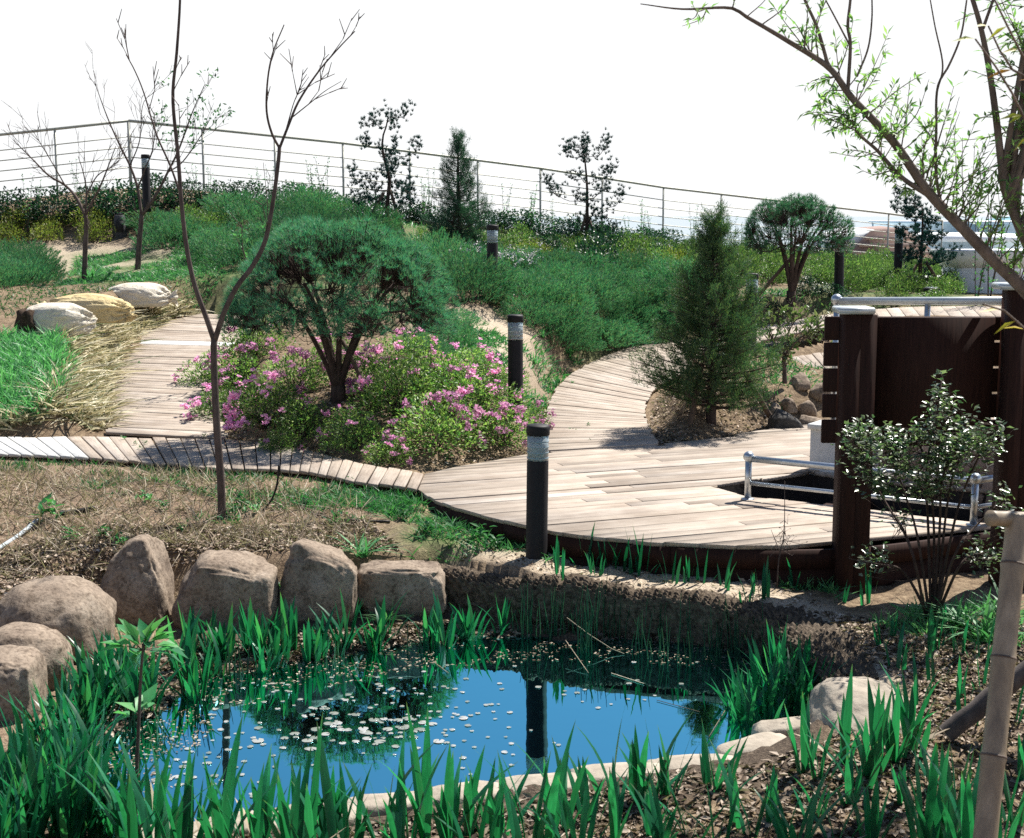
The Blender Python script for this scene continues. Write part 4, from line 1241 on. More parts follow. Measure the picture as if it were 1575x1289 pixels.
straw_m = leafmat('dead_straw', [(.11,.08,.06), (.24,.18,.13), (.38,.31,.23), (.52,.45,.36)], .15, .7, .2)
litter_m = leafmat('dead_leaf_flakes', [(.04,.027,.02), (.12,.085,.06), (.26,.20,.15), (.48,.40,.33)], .1, .8, .15)
camel_m = leafmat('glossy_leaves', [(.04,.09,.05), (.08,.14,.07), (.16,.21,.11), (.34,.38,.24)], .38, .32, 1.0)
will_m = leafmat('willow_leaves', [(.10,.21,.08), (.20,.32,.11), (.32,.42,.16)], .5, .45, .35)
pink_m = leafmat('azalea_blossoms', [(.62,.26,.50), (.76,.40,.60), (.85,.52,.68), (.76,.42,.54)], .4, .6, .2, (1.1, .9, 1.1))
gold_m = leafmat('autumn_leaf', [(.45,.18,.03), (.52,.38,.05), (.30,.32,.05)], .4, .5, .3)
pad_m, nt, b = nmat('lily_pads')
oi = nt.nodes.new('ShaderNodeObjectInfo')
nt.links.new(ramp(nt, oi.outputs['Random'], [(0, (.17,.19,.16)), (.5, (.26,.27,.24)), (1, (.36,.36,.35))]), b.inputs['Base Color'])
b.inputs['Roughness'].default_value = .22; b.inputs['Specular IOR Level'].default_value = .9

# ---- generic builders (all in the plant's own frame, base at the origin)
class Wood:
    """Limbs as tubes, thin twigs as sticks; remembers points to branch from."""
    def __init__(s): s.mb = MB(); s.nodes = []; s.rad = []; s.tw0 = []; s.tw1 = []; s.twr = []
    def limb(s, pts, r0, r1, n=9, sides=7):
        c = smooth_curve(pts, n) if len(pts) > 2 else resample(pts, n)
        r = np.linspace(r0, r1, n)
        tube(s.mb, c, r, sides)
        s.nodes += list(c[1:]); s.rad += list(r[1:])
        return c
    def reach(s, target, r1, sag=.1, zbias=1.0, n=6, sides=5, keep=True, ratio=.6):
        N = np.array(s.nodes); d = np.linalg.norm(N-target, axis=1)+zbias*np.maximum(0, N[:, 2]-target[2]+.02)
        k = int(np.argmin(d)); a = N[k]
        m = (a+target)/2; m = m+np.array([0, 0, -sag*np.linalg.norm(target-a)])+rng.normal(0, .05, 3)*np.linalg.norm(target-a)
        r0 = max(r1*1.05, s.rad[k]*ratio)
        c = smooth_curve([a, m, target], n); r = np.linspace(r0, r1, n)
        tube(s.mb, c, r, sides, False)
        if keep: s.nodes += list(c[2:]); s.rad += list(r[2:])
        return c
    def twigs(s, targets, r=.003):
        N = np.array(s.nodes)
        for i in range(0, len(targets), 2000):
            T = targets[i:i+2000]
            d = np.linalg.norm(N[None]-T[:, None], axis=2)+.8*np.maximum(0, N[None, :, 2]-T[:, None, 2])
            A = N[d.argmin(1)]
            M = (A+T)/2+rng.normal(0, .02, A.shape)-np.array([0, 0, .03])
            sticks(s.mb, A, M, r*1.4, r); sticks(s.mb, M, T, r, r*.5)

def cone_dirs(axis, spread, n, r=None):
    a = norm(axis)
    return norm(a+spread*rdir(n))

def tufts(mb, P, A, per, L, Wd, spread=.8):
    P = np.repeat(P, per, 0); A = norm(np.repeat(A, per, 0)+spread*rdir(len(P)))
    needles(mb, P-A*.01, A, L*rng.uniform(.7, 1.15, len(P)), Wd)

def noise_keep(p, scale, seed, thr):
    return fbm(p*scale, seed, 2) > thr

# ---- the two umbrella-shaped pines
def umbrella_pine(name, label, base, rx, ry, zlo, zhi, seed, stems, ntuft, flat=1.0, skirt=.0, per=17, L=.085):
    r = np.random.default_rng(seed)
    t = thing(name, label, 'pine tree', tuple(base))
    w = Wood()
    w.limb([(0,0,-.15),(0,0,.08),(.0,.01,.16)], .085, .075, 4, 9)
    for k in range(stems):
        a = 2*math.pi*(k+.3*r.random())/stems
        rad = r.uniform(.35, .62)
        top = zlo+(zhi-zlo)*r.uniform(.15, .5)
        e = np.array([math.cos(a)*rx*rad, math.sin(a)*ry*rad, top])
        w.limb([(0,0,.05), (e[0]*.22, e[1]*.22, top*.38), (e[0]*.62, e[1]*.62, top*.78), e], r.uniform(.034, .05), .016, 9, 7)
    # secondary branches into the dome
    for k in range(stems*7):
        a = r.uniform(0, 2*math.pi); q = math.sqrt(r.uniform(.05, .95))
        zz = zlo+(zhi-zlo)*(1-q*q)*r.uniform(.3, .75)+.0
        w.reach(np.array([math.cos(a)*rx*q*.92, math.sin(a)*ry*q*.92, zz-.02]), .006, .12, 1.2, 6, 5)
    n = ntuft
    a = r.uniform(0, 2*math.pi, n); q = np.sqrt(r.uniform(0, 1, n))
    top = zlo+(zhi-zlo)*np.sqrt(np.clip(1-q**2.4, 0, 1))
    lob = .17*vnoise(np.stack([np.cos(a)*q*3.2, np.sin(a)*q*3.2, a*0+seed], 1), seed)
    z = top*1.0+lob-np.abs(r.normal(0, .13+.05*flat, n))*(.6+.8*(1-q))
    under = r.random(n) < skirt
    z = np.where(under, zlo+(zhi-zlo)*r.uniform(-.15, .4, n)*(1-.5*q), z)
    rimw = 1+.16*vnoise(np.stack([np.cos(a)*2, np.sin(a)*2, a*0+seed], 1), seed+3)
    P = np.stack([np.cos(a)*q*rx*rimw, np.sin(a)*q*ry*rimw, z], 1)
    P = P[fbm(P*3.1, seed+1, 2) > -.30]
    w.twigs(P, .0035)
    A = norm(P*np.array([.75, .75, 0])/max(rx, .1)+np.array([0, 0, .8])+.5*rdir(len(P)))
    mb = MB(); tufts(mb, P, A, per, L, .0042, .85)
    link('trunk', w.mb.mesh('trunk', True), bark_dark, t)
    link('crown', mb.mesh('crown'), pine_m, t)
    return t
pb_ = W(520, 614, 14.5); pb_[2] = float(height(pb_[0], pb_[1])[0])
umbrella_pine('pine_tree', 'large umbrella shaped pine spreading over the pink azaleas', pb_, 1.18, 1.12, 0.80, 1.80, 21, 9, 4300, skirt=.30, per=20, L=.095)
for du_, dv_, tu in ((40, 5, -.5),):
    pass
pr_ = G(1217, 464); hp_ = W(1217, 300, pr_[1])[2]-pr_[2]; rp_ = 85*pr_[1]/FPX
umbrella_pine('pine_tree', 'round topped clipped pine by the railing above the board screen', pr_, rp_, rp_, hp_*.50, hp_*.98, 33, 10, 2600, flat=.9, skirt=.16, per=20, L=.085)

def stake(p_low, p_high, r, label, group='wooden stakes propping the young trees', mat=None):
    p_low, p_high = np.asarray(p_low, float), np.asarray(p_high, float)
    d = norm(p_high-p_low); n_ = 7
    c = resample([p_low-d*.15, p_high], n_)+rng.normal(0, r*.12, (n_, 3))
    mb = MB(); tube(mb, c-p_low, np.linspace(r*1.05, r*.9, n_), 8)
    return tag(link('tree_stake', mb.mesh('tree_stake', True), mat or stakem, None, tuple(p_low)), label, 'stake', group)
g_ = G(578, 625)
stake(g_, pb_+np.array([.05, 0, .62]), .026, 'dark stake leaning right among azaleas under the umbrella pine')
g_ = G(1163, 458)
stake(g_, pr_+np.array([.0, 0, hp_*.42]), .03, 'stake leaning against the round clipped pine')

# ---- open pines with tufts at the ends of sparse branches
pine2_m = leafmat('dark_pine_needles', [(.010,.032,.026), (.020,.055,.042), (.034,.075,.052)], .15, .55, .25, cool=(.6, 1, 1.3))
def open_pine(label, base_px, Y, trunk_px, clusters, seed, dense=1.0):
    r = np.random.default_rng(seed)
    b_ = W(*base_px, Y); gz = float(height(b_[0], b_[1])[0]); b_[2] = min(b_[2], gz) if abs(gz-b_[2]) < .5 else gz
    t = thing('pine_tree', label, 'pine tree', tuple(b_), 0, 'sparse staked pines before the railing')
    w = Wood()
    tr_ = [np.array([0, 0, -.1])]+[W(u, v, Y)-b_ for u, v in trunk_px]
    w.limb(tr_, .05, .012, 14, 7)
    C_ = []
    for u, v in clusters:
        p = W(u, v, Y)-b_
        p[1] += r.normal(0, .28)
        C_.append(p)
    C_ = np.array(C_)
    order = np.argsort(np.linalg.norm(C_[:, :2], axis=1))
    mb = MB()
    for k in order:
        p = C_[k]; c = w.reach(p-np.array([0, 0, .05]), .006, .12, .7, 6, 5, ratio=.45)
        # a candle of needles pointing up, a few lesser ones beside it
        m = r.integers(12, 19)
        P = p+r.normal(0, 1, (m, 3))*np.array([.065, .065, .075])*dense
        P = np.concatenate([P, c[3:5]+r.normal(0, .02, (2, 3))])
        A = norm(np.array([0, 0, 1.0])+.6*rdir(len(P)))
        tufts(mb, P, A, 30, .085, .010, .8)
    link('trunk', w.mb.mesh('trunk', True), bark_dark, t); link('crown', mb.mesh('crown'), pine2_m, t)
    return t, b_
def zc(lst, ox, oy, s): return [(ox+x*s, oy+y*s) for x, y in lst]
S2 = 530/1575
cl1 = zc([(125,270),(155,245),(215,215),(245,230),(310,220),(320,205),(185,265),(250,270),(115,345),(145,350),(190,370),(260,345),(245,395),(205,400),(350,390),(365,360),(305,430),(65,480),(115,525),(75,520),(235,460),(190,490),(260,480),(165,525),(70,580),(130,590),(175,560),(110,640),(240,540),(290,560),(330,520),(350,560),(200,620),(270,590),(150,620),(300,620),(330,600),(215,430),(270,430),(100,600),(225,500),(180,590),(310,560),(280,640),(350,620)], 520, 100, S2)
cl2 = zc([(1060,380),(1045,395),(1075,360),(1120,350),(1125,390),(1135,340),(1215,370),(1195,400),(1225,345),(1130,425),(1105,410),(1245,480),(1255,465),(1215,500),(1170,520),(1070,510),(1105,500),(965,540),(960,515),(985,570),(1030,575),(1080,600),(1120,610),(1150,620),(1195,570),(1225,560),(1290,595),(1300,580),(1240,640),(1175,670),(1100,700),(1060,740),(1020,760),(1200,700),(1245,740),(1130,740),(1160,780),(1090,760),(1150,700),(1110,780),(1180,740),(1210,770),(1060,780)], 520, 100, S2)
t1, bp1 = open_pine('taller sparse pine with candle tufts left of the bushy conifer', (594,352), 28, [(594,345),(597,300),(599,275),(590,240),(588,215),(594,195),(597,180)], cl1, 51)
t2, bp2 = open_pine('sparse pine with upturned tufts standing alone between bushy conifer and round pine', (900,394), 29, [(901,385),(903,340),(903,315),(903,290),(901,260),(897,225)], cl2, 52)
S3 = 300/1575
cl3 = zc([(560,90),(590,130),(575,190),(600,215),(650,150),(640,240),(690,270),(700,235),(760,190),(750,260),(800,300),(820,250),(720,330),(780,350),(840,310),(560,390),(600,410),(650,420),(690,380),(690,470),(640,440),(850,470),(830,450),(890,480),(910,430),(600,590),(650,600),(700,580),(720,610),(840,590),(880,590),(930,570),(960,550),(800,620),(760,480),(620,570),(860,620),(780,560),(740,420),(800,420),(690,620),(780,740),(700,740)], 1275, 280, S3)
t3, bp3 = open_pine('thin dark staked pine at the right before the brown roof', (1413,452), 25.5, [(1414,440),(1416,400),(1418,370),(1419,340),(1418,318)], cl3, 53, .8)
for (b_, us, n_) in ((bp1, [(558,352,590,296),(622,362,600,292)], 'left sparse pine'), (bp2, [(884,393,901,330),(928,396,905,335)], 'lone sparse pine'), (bp3, [(1385,440,1410,408),(1452,452,1424,402)], 'thin right pine')):
    for k, (u0, v0, u1, v1) in enumerate(us):
        a_ = W(u0, v0, b_[1]-.1); a_[2] = float(height(a_[0], a_[1])[0])
        e_ = W(u1, v1, b_[1]); stake(a_, e_, .032, 'stake leaning from the %s against the trunk of the %s' % (('left', 'right')[k], n_))

# ---- bushy conical conifers
def conifer(label, base, H, R, seed, nbr, yellow, per=70):
    r = np.random.default_rng(seed)
    t = thing('conifer_tree', label, 'conifer tree', tuple(base))
    w = Wood()
    tr_ = w.limb([(0,0,-.1),(.01,0,H*.35),(-.01,.01,H*.7),(0,0,H*.98)], .055*H/2, .008, 16, 8)
    P = []; A = []
    for k in range(nbr):
        f = (k+.5)/nbr
        z0 = H*(.07+.90*f**.95)
        a = k*2.399+r.normal(0, .3)
        prof = (min(1, (1-f)*1.18+.05))**1.0*(0.48+.52*r.random())*(.75+.25*min(1, f*6))
        Lb = R*prof
        up = .25+.55*f
        d = np.array([math.cos(a), math.sin(a), up*.55])
        e = np.array([0, 0, z0])+d*Lb*np.array([1, 1, 1])
        m = np.array([0, 0, z0])+d*Lb*.5+np.array([0, 0, -.05*Lb])
        c = smooth_curve([np.array([0, 0, z0]), m, e], 8)
        tube(w.mb, c, np.linspace(.013*(1-f)+.005, .003, 8), 5, False)
        npt = max(5, int(24*prof))
        tt = r.uniform(.25, 1.03, npt)**.8
        base_p = c[np.clip((tt*7).astype(int), 0, 7)]
        side = norm(np.cross(d, [0, 0, 1]))
        off = side[None]*r.normal(0, .20*Lb+.02, npt)[:, None]*(1.2-tt)[:, None]+np.array([0, 0, 1])*r.normal(.02, .05, npt)[:, None]+r.normal(0, .03, (npt, 3))
        q = base_p+off
        sticks(w.mb, base_p, q, .003, .0015)
        P.append(q); A.append(norm(off*.8+d*.25+np.array([0, 0, .35*r.random()+.1])))
    P = np.concatenate(P); A = np.concatenate(A)
    mb = MB()
    Pn = np.repeat(P, per, 0); An = np.repeat(A, per, 0)
    s_ = r.uniform(0, 1, len(Pn))[:, None]
    Pn = Pn+An*s_*.11+r.normal(0, .018, Pn.shape)
    needles(mb, Pn, norm(An+.75*rdir(len(Pn))), r.uniform(.018, .042, len(Pn)), .0062)
    link('trunk', w.mb.mesh('trunk', True), bark_dark, t); link('crown', mb.mesh('crown'), yellow, t)
    return t
c1 = G(1093, 652); h1_ = W(1093, 333, c1[1])[2]-c1[2]
conifer('large conical conifer with brownish green sprays between the right path and board screen', c1, h1_, 128*c1[1]/FPX, 61, 150, coni_m, 66)
c2 = G(706, 406); h2_ = W(706, 206, c2[1])[2]-c2[2]
conifer('dark bushy conical conifer on the slope behind the second bollard', c2, h2_, 62*c2[1]/FPX, 62, 115, leafmat('dark_conifer_sprays', [(.012,.038,.028), (.024,.066,.044), (.045,.10,.06)], .25, .55, .25), 50)
for (u0, v0, u1, v1, Y, lab) in ((1192,655,1138,560,14.15,'stake leaning right from the large conical conifer to the deck edge'),(1062,652,1080,560,14.0,'pale stake at the left of the large conical conifer'),
                                 (683,400,703,318,24.8,'left stake of the dark bushy conifer'),(745,405,712,322,24.7,'right stake of the dark bushy conifer')):
    a_ = G(u0, v0); stake(a_, W(u1, v1, (c1 if u0 > 900 else c2)[1]-.04), .03, lab)

# ---- bare young trees
def bare_tree(name, label, base, Y, limbs, seed, ntw, tw_len, group=None, leafn=0, region=None, leaf_mat=None, rscale=1.0):
    """limbs: list of (pixel polyline, r0, r1); the tree stands about the plane at distance Y."""
    r = np.random.default_rng(seed)
    t = thing(name, label, 'tree', tuple(base), 0, group)
    w = Wood(); ends = []
    for pl, r0, r1 in limbs:
        pts = []
        for k, q in enumerate(pl):
            dy = q[2] if len(q) > 2 else 0
            p = W(q[0], q[1], Y+dy)-base
            pts.append(p)
        c = w.limb(pts, r0*rscale, r1*rscale, max(8, 4*len(pts)), 7); ends.append(c)
    L0, L1 = [], []
    tips = []
    for _ in range(ntw):
        c = ends[r.integers(0, len(ends))]; k = r.integers(len(c)//3, len(c)-1)
        d = norm(c[k+1]-c[k]); q = norm(d+.75*rdir(1)[0]+np.array([0, 0, .35])); L = tw_len*r.uniform(.4, 1.2)
        m = c[k]+q*L*.5; e = m+norm(q+.35*rdir(1)[0]+np.array([0, 0, .15]))*L*.5
        L0 += [c[k], m]; L1 += [m, e]; tips.append(e); tips.append(m)
        for _k in range(2):
            f = m+(e-m)*r.random(); g = f+norm(q+.9*rdir(1)[0]+np.array([0, 0, .2]))*L*.35
            L0.append(f); L1.append(g); tips.append(g)
    if ntw: sticks(w.mb, L0, L1, .0035*rscale+.001, .0018*rscale+.0008)
    link('trunk', w.mb.mesh('trunk', True), bark_grey, t)
    if leafn:
        T = np.array(tips)
        if region is not None: T = T[region(T)]
        if len(T):
            P = T[r.integers(0, len(T), leafn)]+r.normal(0, .04, (leafn, 3))
            mb = MB(); leaves(mb, P, norm(rdir(leafn)+np.array([0, 0, .3])), rdir(leafn), r.uniform(.05, .10, leafn), .035)
            link('leaves', mb.mesh('leaves'), leaf_mat or fresh_m, t)
    return t
gb = G(342, 797)
bare_tree('bare_sapling', 'tall bare forked sapling in front of the curved boardwalk', gb, gb[1],
    [([(342,812),(340,740),(334,660),(331,600),(329,540),(330,520)], .034, .026),
     ([(330,525),(318,490),(300,440),(288,385),(280,320),(274,240),(266,150),(272,80),(277,0),(276,-60)], .022, .008),
     ([(330,525),(345,480,-.05),(365,440,-.1),(388,410,-.1),(408,370,-.12),(420,310,-.12),(428,250,-.12),(430,225,-.12)], .022, .014),
     ([(430,228,-.12),(418,205,-.15),(410,170,-.15),(412,120,-.18),(420,80,-.2),(437,38,-.2)], .010, .004),
     ([(430,228,-.12),(445,190,-.1),(460,155,-.08),(490,110,-.05),(520,75,0),(546,48,0)], .011, .004),
     ([(278,300),(262,255,.05),(240,205,.08),(222,145,.1),(208,110,.1),(194,84,.1)], .009, .004),
     ([(440,200,-.1),(455,150,-.05),(475,118,-.03)], .005, .002), ([(450,180,-.1),(475,160,-.1),(500,140,-.1),(525,125,-.1)], .005, .002)], 71, 26, .30)
GB1 = G(130, 434); GB2 = G(212, 414)
bare_tree('bare_tree', 'small bare spreading tree left of the farthest bollard', GB1, GB1[1],
    [([(130,440),(131,390),(133,345),(131,330)], .05, .035), ([(131,332),(118,305,.1),(100,285,.2),(75,270,.2),(50,245,.2),(20,215,.3)], .028, .006), ([(131,332),(145,305,-.1),(155,285,-.2),(165,260,-.2),(178,225,-.2)], .024, .006),
     ([(131,332),(133,295,0),(128,265,.1),(120,240,.1)], .02, .005), ([(133,300),(150,270,.2),(175,255,.2),(190,235,.3)], .014, .004), ([(100,285,.2),(80,250,0),(65,225,-.1),(50,200,-.1)], .012, .004)], 72, 60, .55, 'bare young trees on the upper left slope')
bare_tree('bare_tree', 'small bare forked tree with a few green leaves below the railing corner', GB2, GB2[1],
    [([(212,418),(214,380),(217,345),(218,330)], .055, .04), ([(218,332),(212,290,.1),(200,255,.2),(185,225,.2),(165,180,.2),(145,125,.2)], .028, .005), ([(218,332),(240,300,-.1),(258,265,-.1),(275,230,-.2),(295,175,-.2),(315,130,-.2)], .028, .006),
     ([(212,290,.1),(225,255,0),(235,230,0),(240,180,0)], .016, .004), ([(258,265,-.1),(280,250,0),(305,215,0),(325,180,0)], .014, .004), ([(200,255,.2),(215,215,.3),(220,160,.3),(240,140,.3)], .012, .004)], 73, 70, .55, 'bare young trees on the upper left slope', 260,
     lambda T: (T[:, 0] > .35) & (T[:, 2] > .5), fresh_m)
# thin leafy whip left of the umbrella pine and the bare shrub behind the screen
gw = W(396, 440, 17.5); gw[2] = float(height(gw[0], gw[1])[0])
bare_tree('young_tree', 'thin whip with a few pale new leaves behind the forked sapling', gw, gw[1], [([(398,470),(388,420),(374,385),(372,350),(370,345)], .012, .006), ([(388,420),(405,380),(412,330),(405,250)], .008, .003)], 74, 8, .2, None, 40, None, fresh_m)
gs = W(1207, 582, 16.2); gs[2] = float(height(gs[0], gs[1])[0])
bare_tree('shrub', 'small twiggy shrub with sparse leaves left of the board screen', gs, gs[1], [([(1207,590),(1206,560),(1205,545)], .03, .022), ([(1205,548),(1190,525,.1),(1180,505,.15),(1170,490,.2)], .016, .004), ([(1205,548),(1225,525,-.1),(1245,510,-.15),(1262,500,-.2)], .016, .004), ([(1205,545),(1212,515,0),(1222,495,0),(1235,487,0)], .012, .003), ([(1190,525,.1),(1200,500,.2),(1205,488,.2)], .008, .003), ([(1225,525,-.1),(1240,520,-.3),(1258,522,-.4)], .008, .003)],
          75, 70, .22, None, 420, None, leafmat('sparse_grey_green_leaves', [(.05,.09,.03), (.11,.15,.05), (.2,.2,.1)], .35))
# ================================================================== shrubs, flowers, pond plants, ground cover
def wpoly(px): return np.array([G(u, v)[:2] for u, v in px])
def scatter(poly, n, r=None):
    r = r or rng
    lo, hi = poly.min(0), poly.max(0); out = np.zeros((0, 2))
    while len(out) < n:
        p = r.uniform(lo, hi, (n*2, 2)); out = np.concatenate([out, p[inpoly(p[:, 0], p[:, 1], poly)]])
    return out[:n]
def spaced(poly, d, r=None, tries=4000):
    r = r or rng; pts = []
    for p in scatter(poly, tries, r):
        if all((p[0]-q[0])**2+(p[1]-q[1])**2 > d*d for q in pts): pts.append(p)
    return np.array(pts)
DRY = [np.concatenate([L, R[::-1]]) for L, R in RIBBONS.values()]+[DECKP]
def clear_of_decks(p, m=0.0):
    ok = np.ones(len(p), bool)
    for q in DRY:
        ok &= ~inpoly(p[:, 0], p[:, 1], q)
        if m: ok &= distpoly(p[:, 0], p[:, 1], q) > m
    return ok
def on_ground(p, dz=0.0): return np.concatenate([p, (height(p[:, 0], p[:, 1])+dz)[:, None]], 1)

def shell_pts(n, rx, rz, seed, lump=.22, inner=.35, zmin=-.05):
    r = np.random.default_rng(seed)
    d = rdir(n, zmin, 1, r)
    k = 1-inner*r.random(n)**2
    q = d*k[:, None]*(1+lump*fbm(d*2.2+seed*1.7, seed, 3))[:, None]
    return q*np.array([rx, rx, rz])+np.array([0, 0, .02]), d
def twiggy(rx, rz, seed, n=26):
    r = np.random.default_rng(seed+99); mb = MB()
    d = rdir(n, .1, 1, r)
    e = d*np.array([rx, rx, rz])*r.uniform(.6, .95, n)[:, None]
    m = e*.5+r.normal(0, .03, (n, 3)); b_ = r.normal(0, .02, (n, 3))*[1, 1, 0]-[0, 0, .05]
    sticks(mb, b_, m, .008, .005); sticks(mb, m, e, .005, .002)
    return mb.mesh('stems', True)

def leafy(seed, rx, rz, n, L, Wd, lump=.25, inner=.5, updir=.5):
    p, d = shell_pts(n, rx, rz, seed, lump, inner)
    p = p[p[:, 2] > -.02]; d = d[:len(p)]
    mb = MB(); D = norm(p*np.array([1/rx, 1/rx, .6/rz])+np.array([0, 0, updir])+.8*rdir(len(p)))
    leaves(mb, p, D, norm(np.array([0, 0, 1])+.7*rdir(len(p))), L*rng.uniform(.6, 1.2, len(p)), Wd, .15)
    return mb.mesh('foliage')
def needly(seed, rx, rz, nspray, per, L, lump=.3):
    """Spreading juniper: feathery sprays rising outwards."""
    r = np.random.default_rng(seed)
    p, d = shell_pts(nspray, rx, rz, seed, lump, .45)
    a = norm(p*np.array([.9/rx, .9/rx, .2])+np.array([0, 0, .75])+.45*rdir(nspray))
    P = np.repeat(p, per, 0); A = np.repeat(a, per, 0); s_ = r.uniform(-.2, 1, len(P))[:, None]
    P = P+A*s_*.09
    mb = MB(); needles(mb, P, norm(A+.55*rdir(len(P))), r.uniform(.6, 1.2, len(P))*L, .0075)
    return mb.mesh('foliage')

def proto(parts):  # [(name, mesh, mat)]
    return parts
def place(parts, name, label, cat, loc, rz, sc, group):
    t = thing(name, label, cat, tuple(loc), rz, group, None, sc if isinstance(sc, tuple) else (sc,)*3)
    for nm, me, mt in parts: link(nm, me, mt, t)
    return t

# ---- azaleas
def blossoms(seed, rx, rz, ncl, side=None):
    r = np.random.default_rng(seed)
    p, d = shell_pts(ncl, rx*1.03, rz*1.05, seed+50, .22, .05, .05)
    P = []; D = []
    for q, dd in zip(p, d):
        for k in range(r.integers(4, 9)):
            c = q+r.normal(0, .028, 3); ax = norm(dd+[0, 0, .4]+.6*r.normal(0, 1, 3))
            u_ = norm(np.cross(ax, [.3, .5, .2])); w_ = np.cross(ax, u_)
            for m_ in range(5):
                a = 2*math.pi*m_/5; P.append(c); D.append(norm(ax*.55+u_*math.cos(a)+w_*math.sin(a)))
    mb = MB(); P = np.array(P); D = np.array(D)
    leaves(mb, P, D, norm(np.cross(D, rdir(len(D)))), .044, .032, .1, .6)
    return mb.mesh('blossoms')
AZ = [[('foliage', leafy(200+k, .42, .46, 2300, .046, .020, .3, .6), azal_m), ('stems', twiggy(.42, .46, 200+k), bark_dark), ('blossoms', blossoms(200+k, .42, .46, nb), pink_m)] for k, nb in enumerate((11, 19, 15, 4))]
AZP = [(345,648,1,.9,'in front of the forked sapling at the left end of the bed'),(322,598,2,.8,'leaning over the left path edge at the bed\'s left corner'),(372,600,2,1.1,'behind the fork of the bare sapling'),(412,655,1,1.0,'purple in shade right of the bare sapling'),(395,545,3,.9,'lime leaved behind the sapling under the pine\'s left edge'),
       (455,600,2,.9,'left of the umbrella pine\'s trunk'),(470,672,3,.7,'low and dark below the umbrella pine'),(545,690,3,.75,'low and dark at the boardwalk edge below the pine'),(575,600,1,.85,'with pink bunches right of the pine\'s trunk'),(610,640,3,1.05,'mostly lime leaves right of the pine'),
       (625,560,1,.85,'pink flowered under the pine\'s right branch'),(668,690,2,.95,'with few low flowers at the front corner of the bed'),(690,620,3,1.0,'lime green in the middle of the bed'),(735,640,1,1.0,'full of pink flowers left of the second bollard'),(722,575,1,.7,'pink flowered at the back left of the second bollard'),
       (770,682,2,.85,'at the front right corner of the bed'),(812,662,1,.6,'pink flowered at the foot of the second bollard'),(655,600,3,.85,'lime green behind the middle of the bed'),(765,600,1,.7,'pink flowered directly behind the second bollard'),(430,700,3,.5,'small dark by the boardwalk in the pine\'s shade'),(600,712,2,.5,'small at the boardwalk edge'),(520,560,1,.7,'pale pink behind the pine\'s trunk')]
for i, (u, v, k, s_, lab) in enumerate(AZP):
    p = G(u, v); place(AZ[k], 'azalea_bush', 'azalea bush '+lab, 'azalea bush', p, i*1.3, (s_*1.05, s_*1.05, s_*rng.uniform(.85, 1.05)), 'azaleas in the bed between the two paths')

# ---- junipers and hedges
JU = [[('foliage', needly(300+k, .55, .42, 900, 14, .05), juni_m), ('stems', twiggy(.5, .3, 300+k, 16), bark_dark)] for k in range(4)]
HE = [[('foliage', leafy(320+k, .40, .52, 1500, .055, .032, .3, .5), hedge_m), ('stems', twiggy(.4, .5, 320+k), bark_dark)] for k in range(3)]
YE = [[('foliage', leafy(340+k, .34, .36, 1300, .045, .020, .3, .6, 1.0), yell_m), ('stems', twiggy(.3, .3, 340+k), bark_dark)] for k in range(3)]
hedge2_m = leafmat('bush_leaves', [(.035,.085,.03), (.07,.135,.04), (.13,.19,.06), (.2,.24,.08)], .35, .45, .35)
FR = [[('foliage', leafy(360+k, .38, .44, 1400, .055, .024, .3, .6, 1.0), hedge2_m), ('stems', twiggy(.35, .4, 360+k), bark_dark)] for k in range(3)]
def bed(poly_px, d, parts, name, label, cat, group, sc=(.8, 1.2), flat=1.0, seed=0, margin=.12):
    r = np.random.default_rng(seed+500)
    pts = spaced(wpoly(poly_px), d, r, 1500)
    pts = pts[clear_of_decks(pts, margin)]
    for i, p in enumerate(pts):
        s_ = r.uniform(*sc); place(parts[i % len(parts)], name, label, cat, ground_at(*p), r.uniform(0, 6.28), (s_, s_, s_*flat*r.uniform(.6, 1.35)), group)
    return len(pts)
bed([(690,455),(760,430),(900,425),(1040,428),(1060,500),(1020,528),(930,540),(868,548),(800,505),(720,478)], .56, JU, 'juniper_shrub', 'feathery green spreading juniper in the mass above the right path', 'juniper', 'junipers above the right path', (.8, 1.15), 1.0, 1, .10)
bed([(760,445),(900,438),(1020,445),(980,500),(860,505),(770,480)], 1.0, FR, 'low_bush', 'fresh green bush', 'bush', 'fresh bushes among the junipers', (.55, .8), .7, 21, .3)
bed([(300,350),(460,345),(600,385),(420,400)], 1.3, FR, 'low_bush', 'fresh green bush', 'bush', 'fresh bushes among the junipers', (.6, .9), .8, 22)
bed([(240,352),(330,338),(470,338),(560,365),(640,400),(690,440),(600,440),(480,420),(330,400),(270,385)], .75, JU, 'juniper_shrub', 'feathery juniper in the mass behind the umbrella pine', 'juniper', 'junipers behind the umbrella pine', (.9, 1.3), .95, 2)
bed([(-10,445),(45,440),(50,418),(-10,410)], .5, JU, 'juniper_shrub', 'dark juniper at the left edge above the sacks', 'juniper', 'junipers at the left edge', (.8, 1.0), 1.0, 3)
bed([(640,505),(700,500),(690,540),(650,560)], .42, JU, 'juniper_shrub', 'small juniper on the sandy patch right of the umbrella pine', 'juniper', 'junipers on the sandy patch', (.5, .7), .9, 4)
bed([(-30,378),(-30,352),(60,348),(160,350),(160,372),(60,380)], .55, YE, 'low_bush', 'low yellowish bush in the row below the railing at the left', 'bush', 'yellowish bushes at the left', (.9, 1.3), 1.0, 5)
bed([(600,372),(660,372),(690,392),(760,384),(1040,400),(1060,432),(960,428),(760,418),(690,405)], .62, [FR[0], YE[0], FR[1], HE[0], FR[2]], 'low_bush', 'low yellow green bush on the slope between the staked trees', 'bush', 'yellow green bushes across the slope', (.8, 1.2), .9, 6)
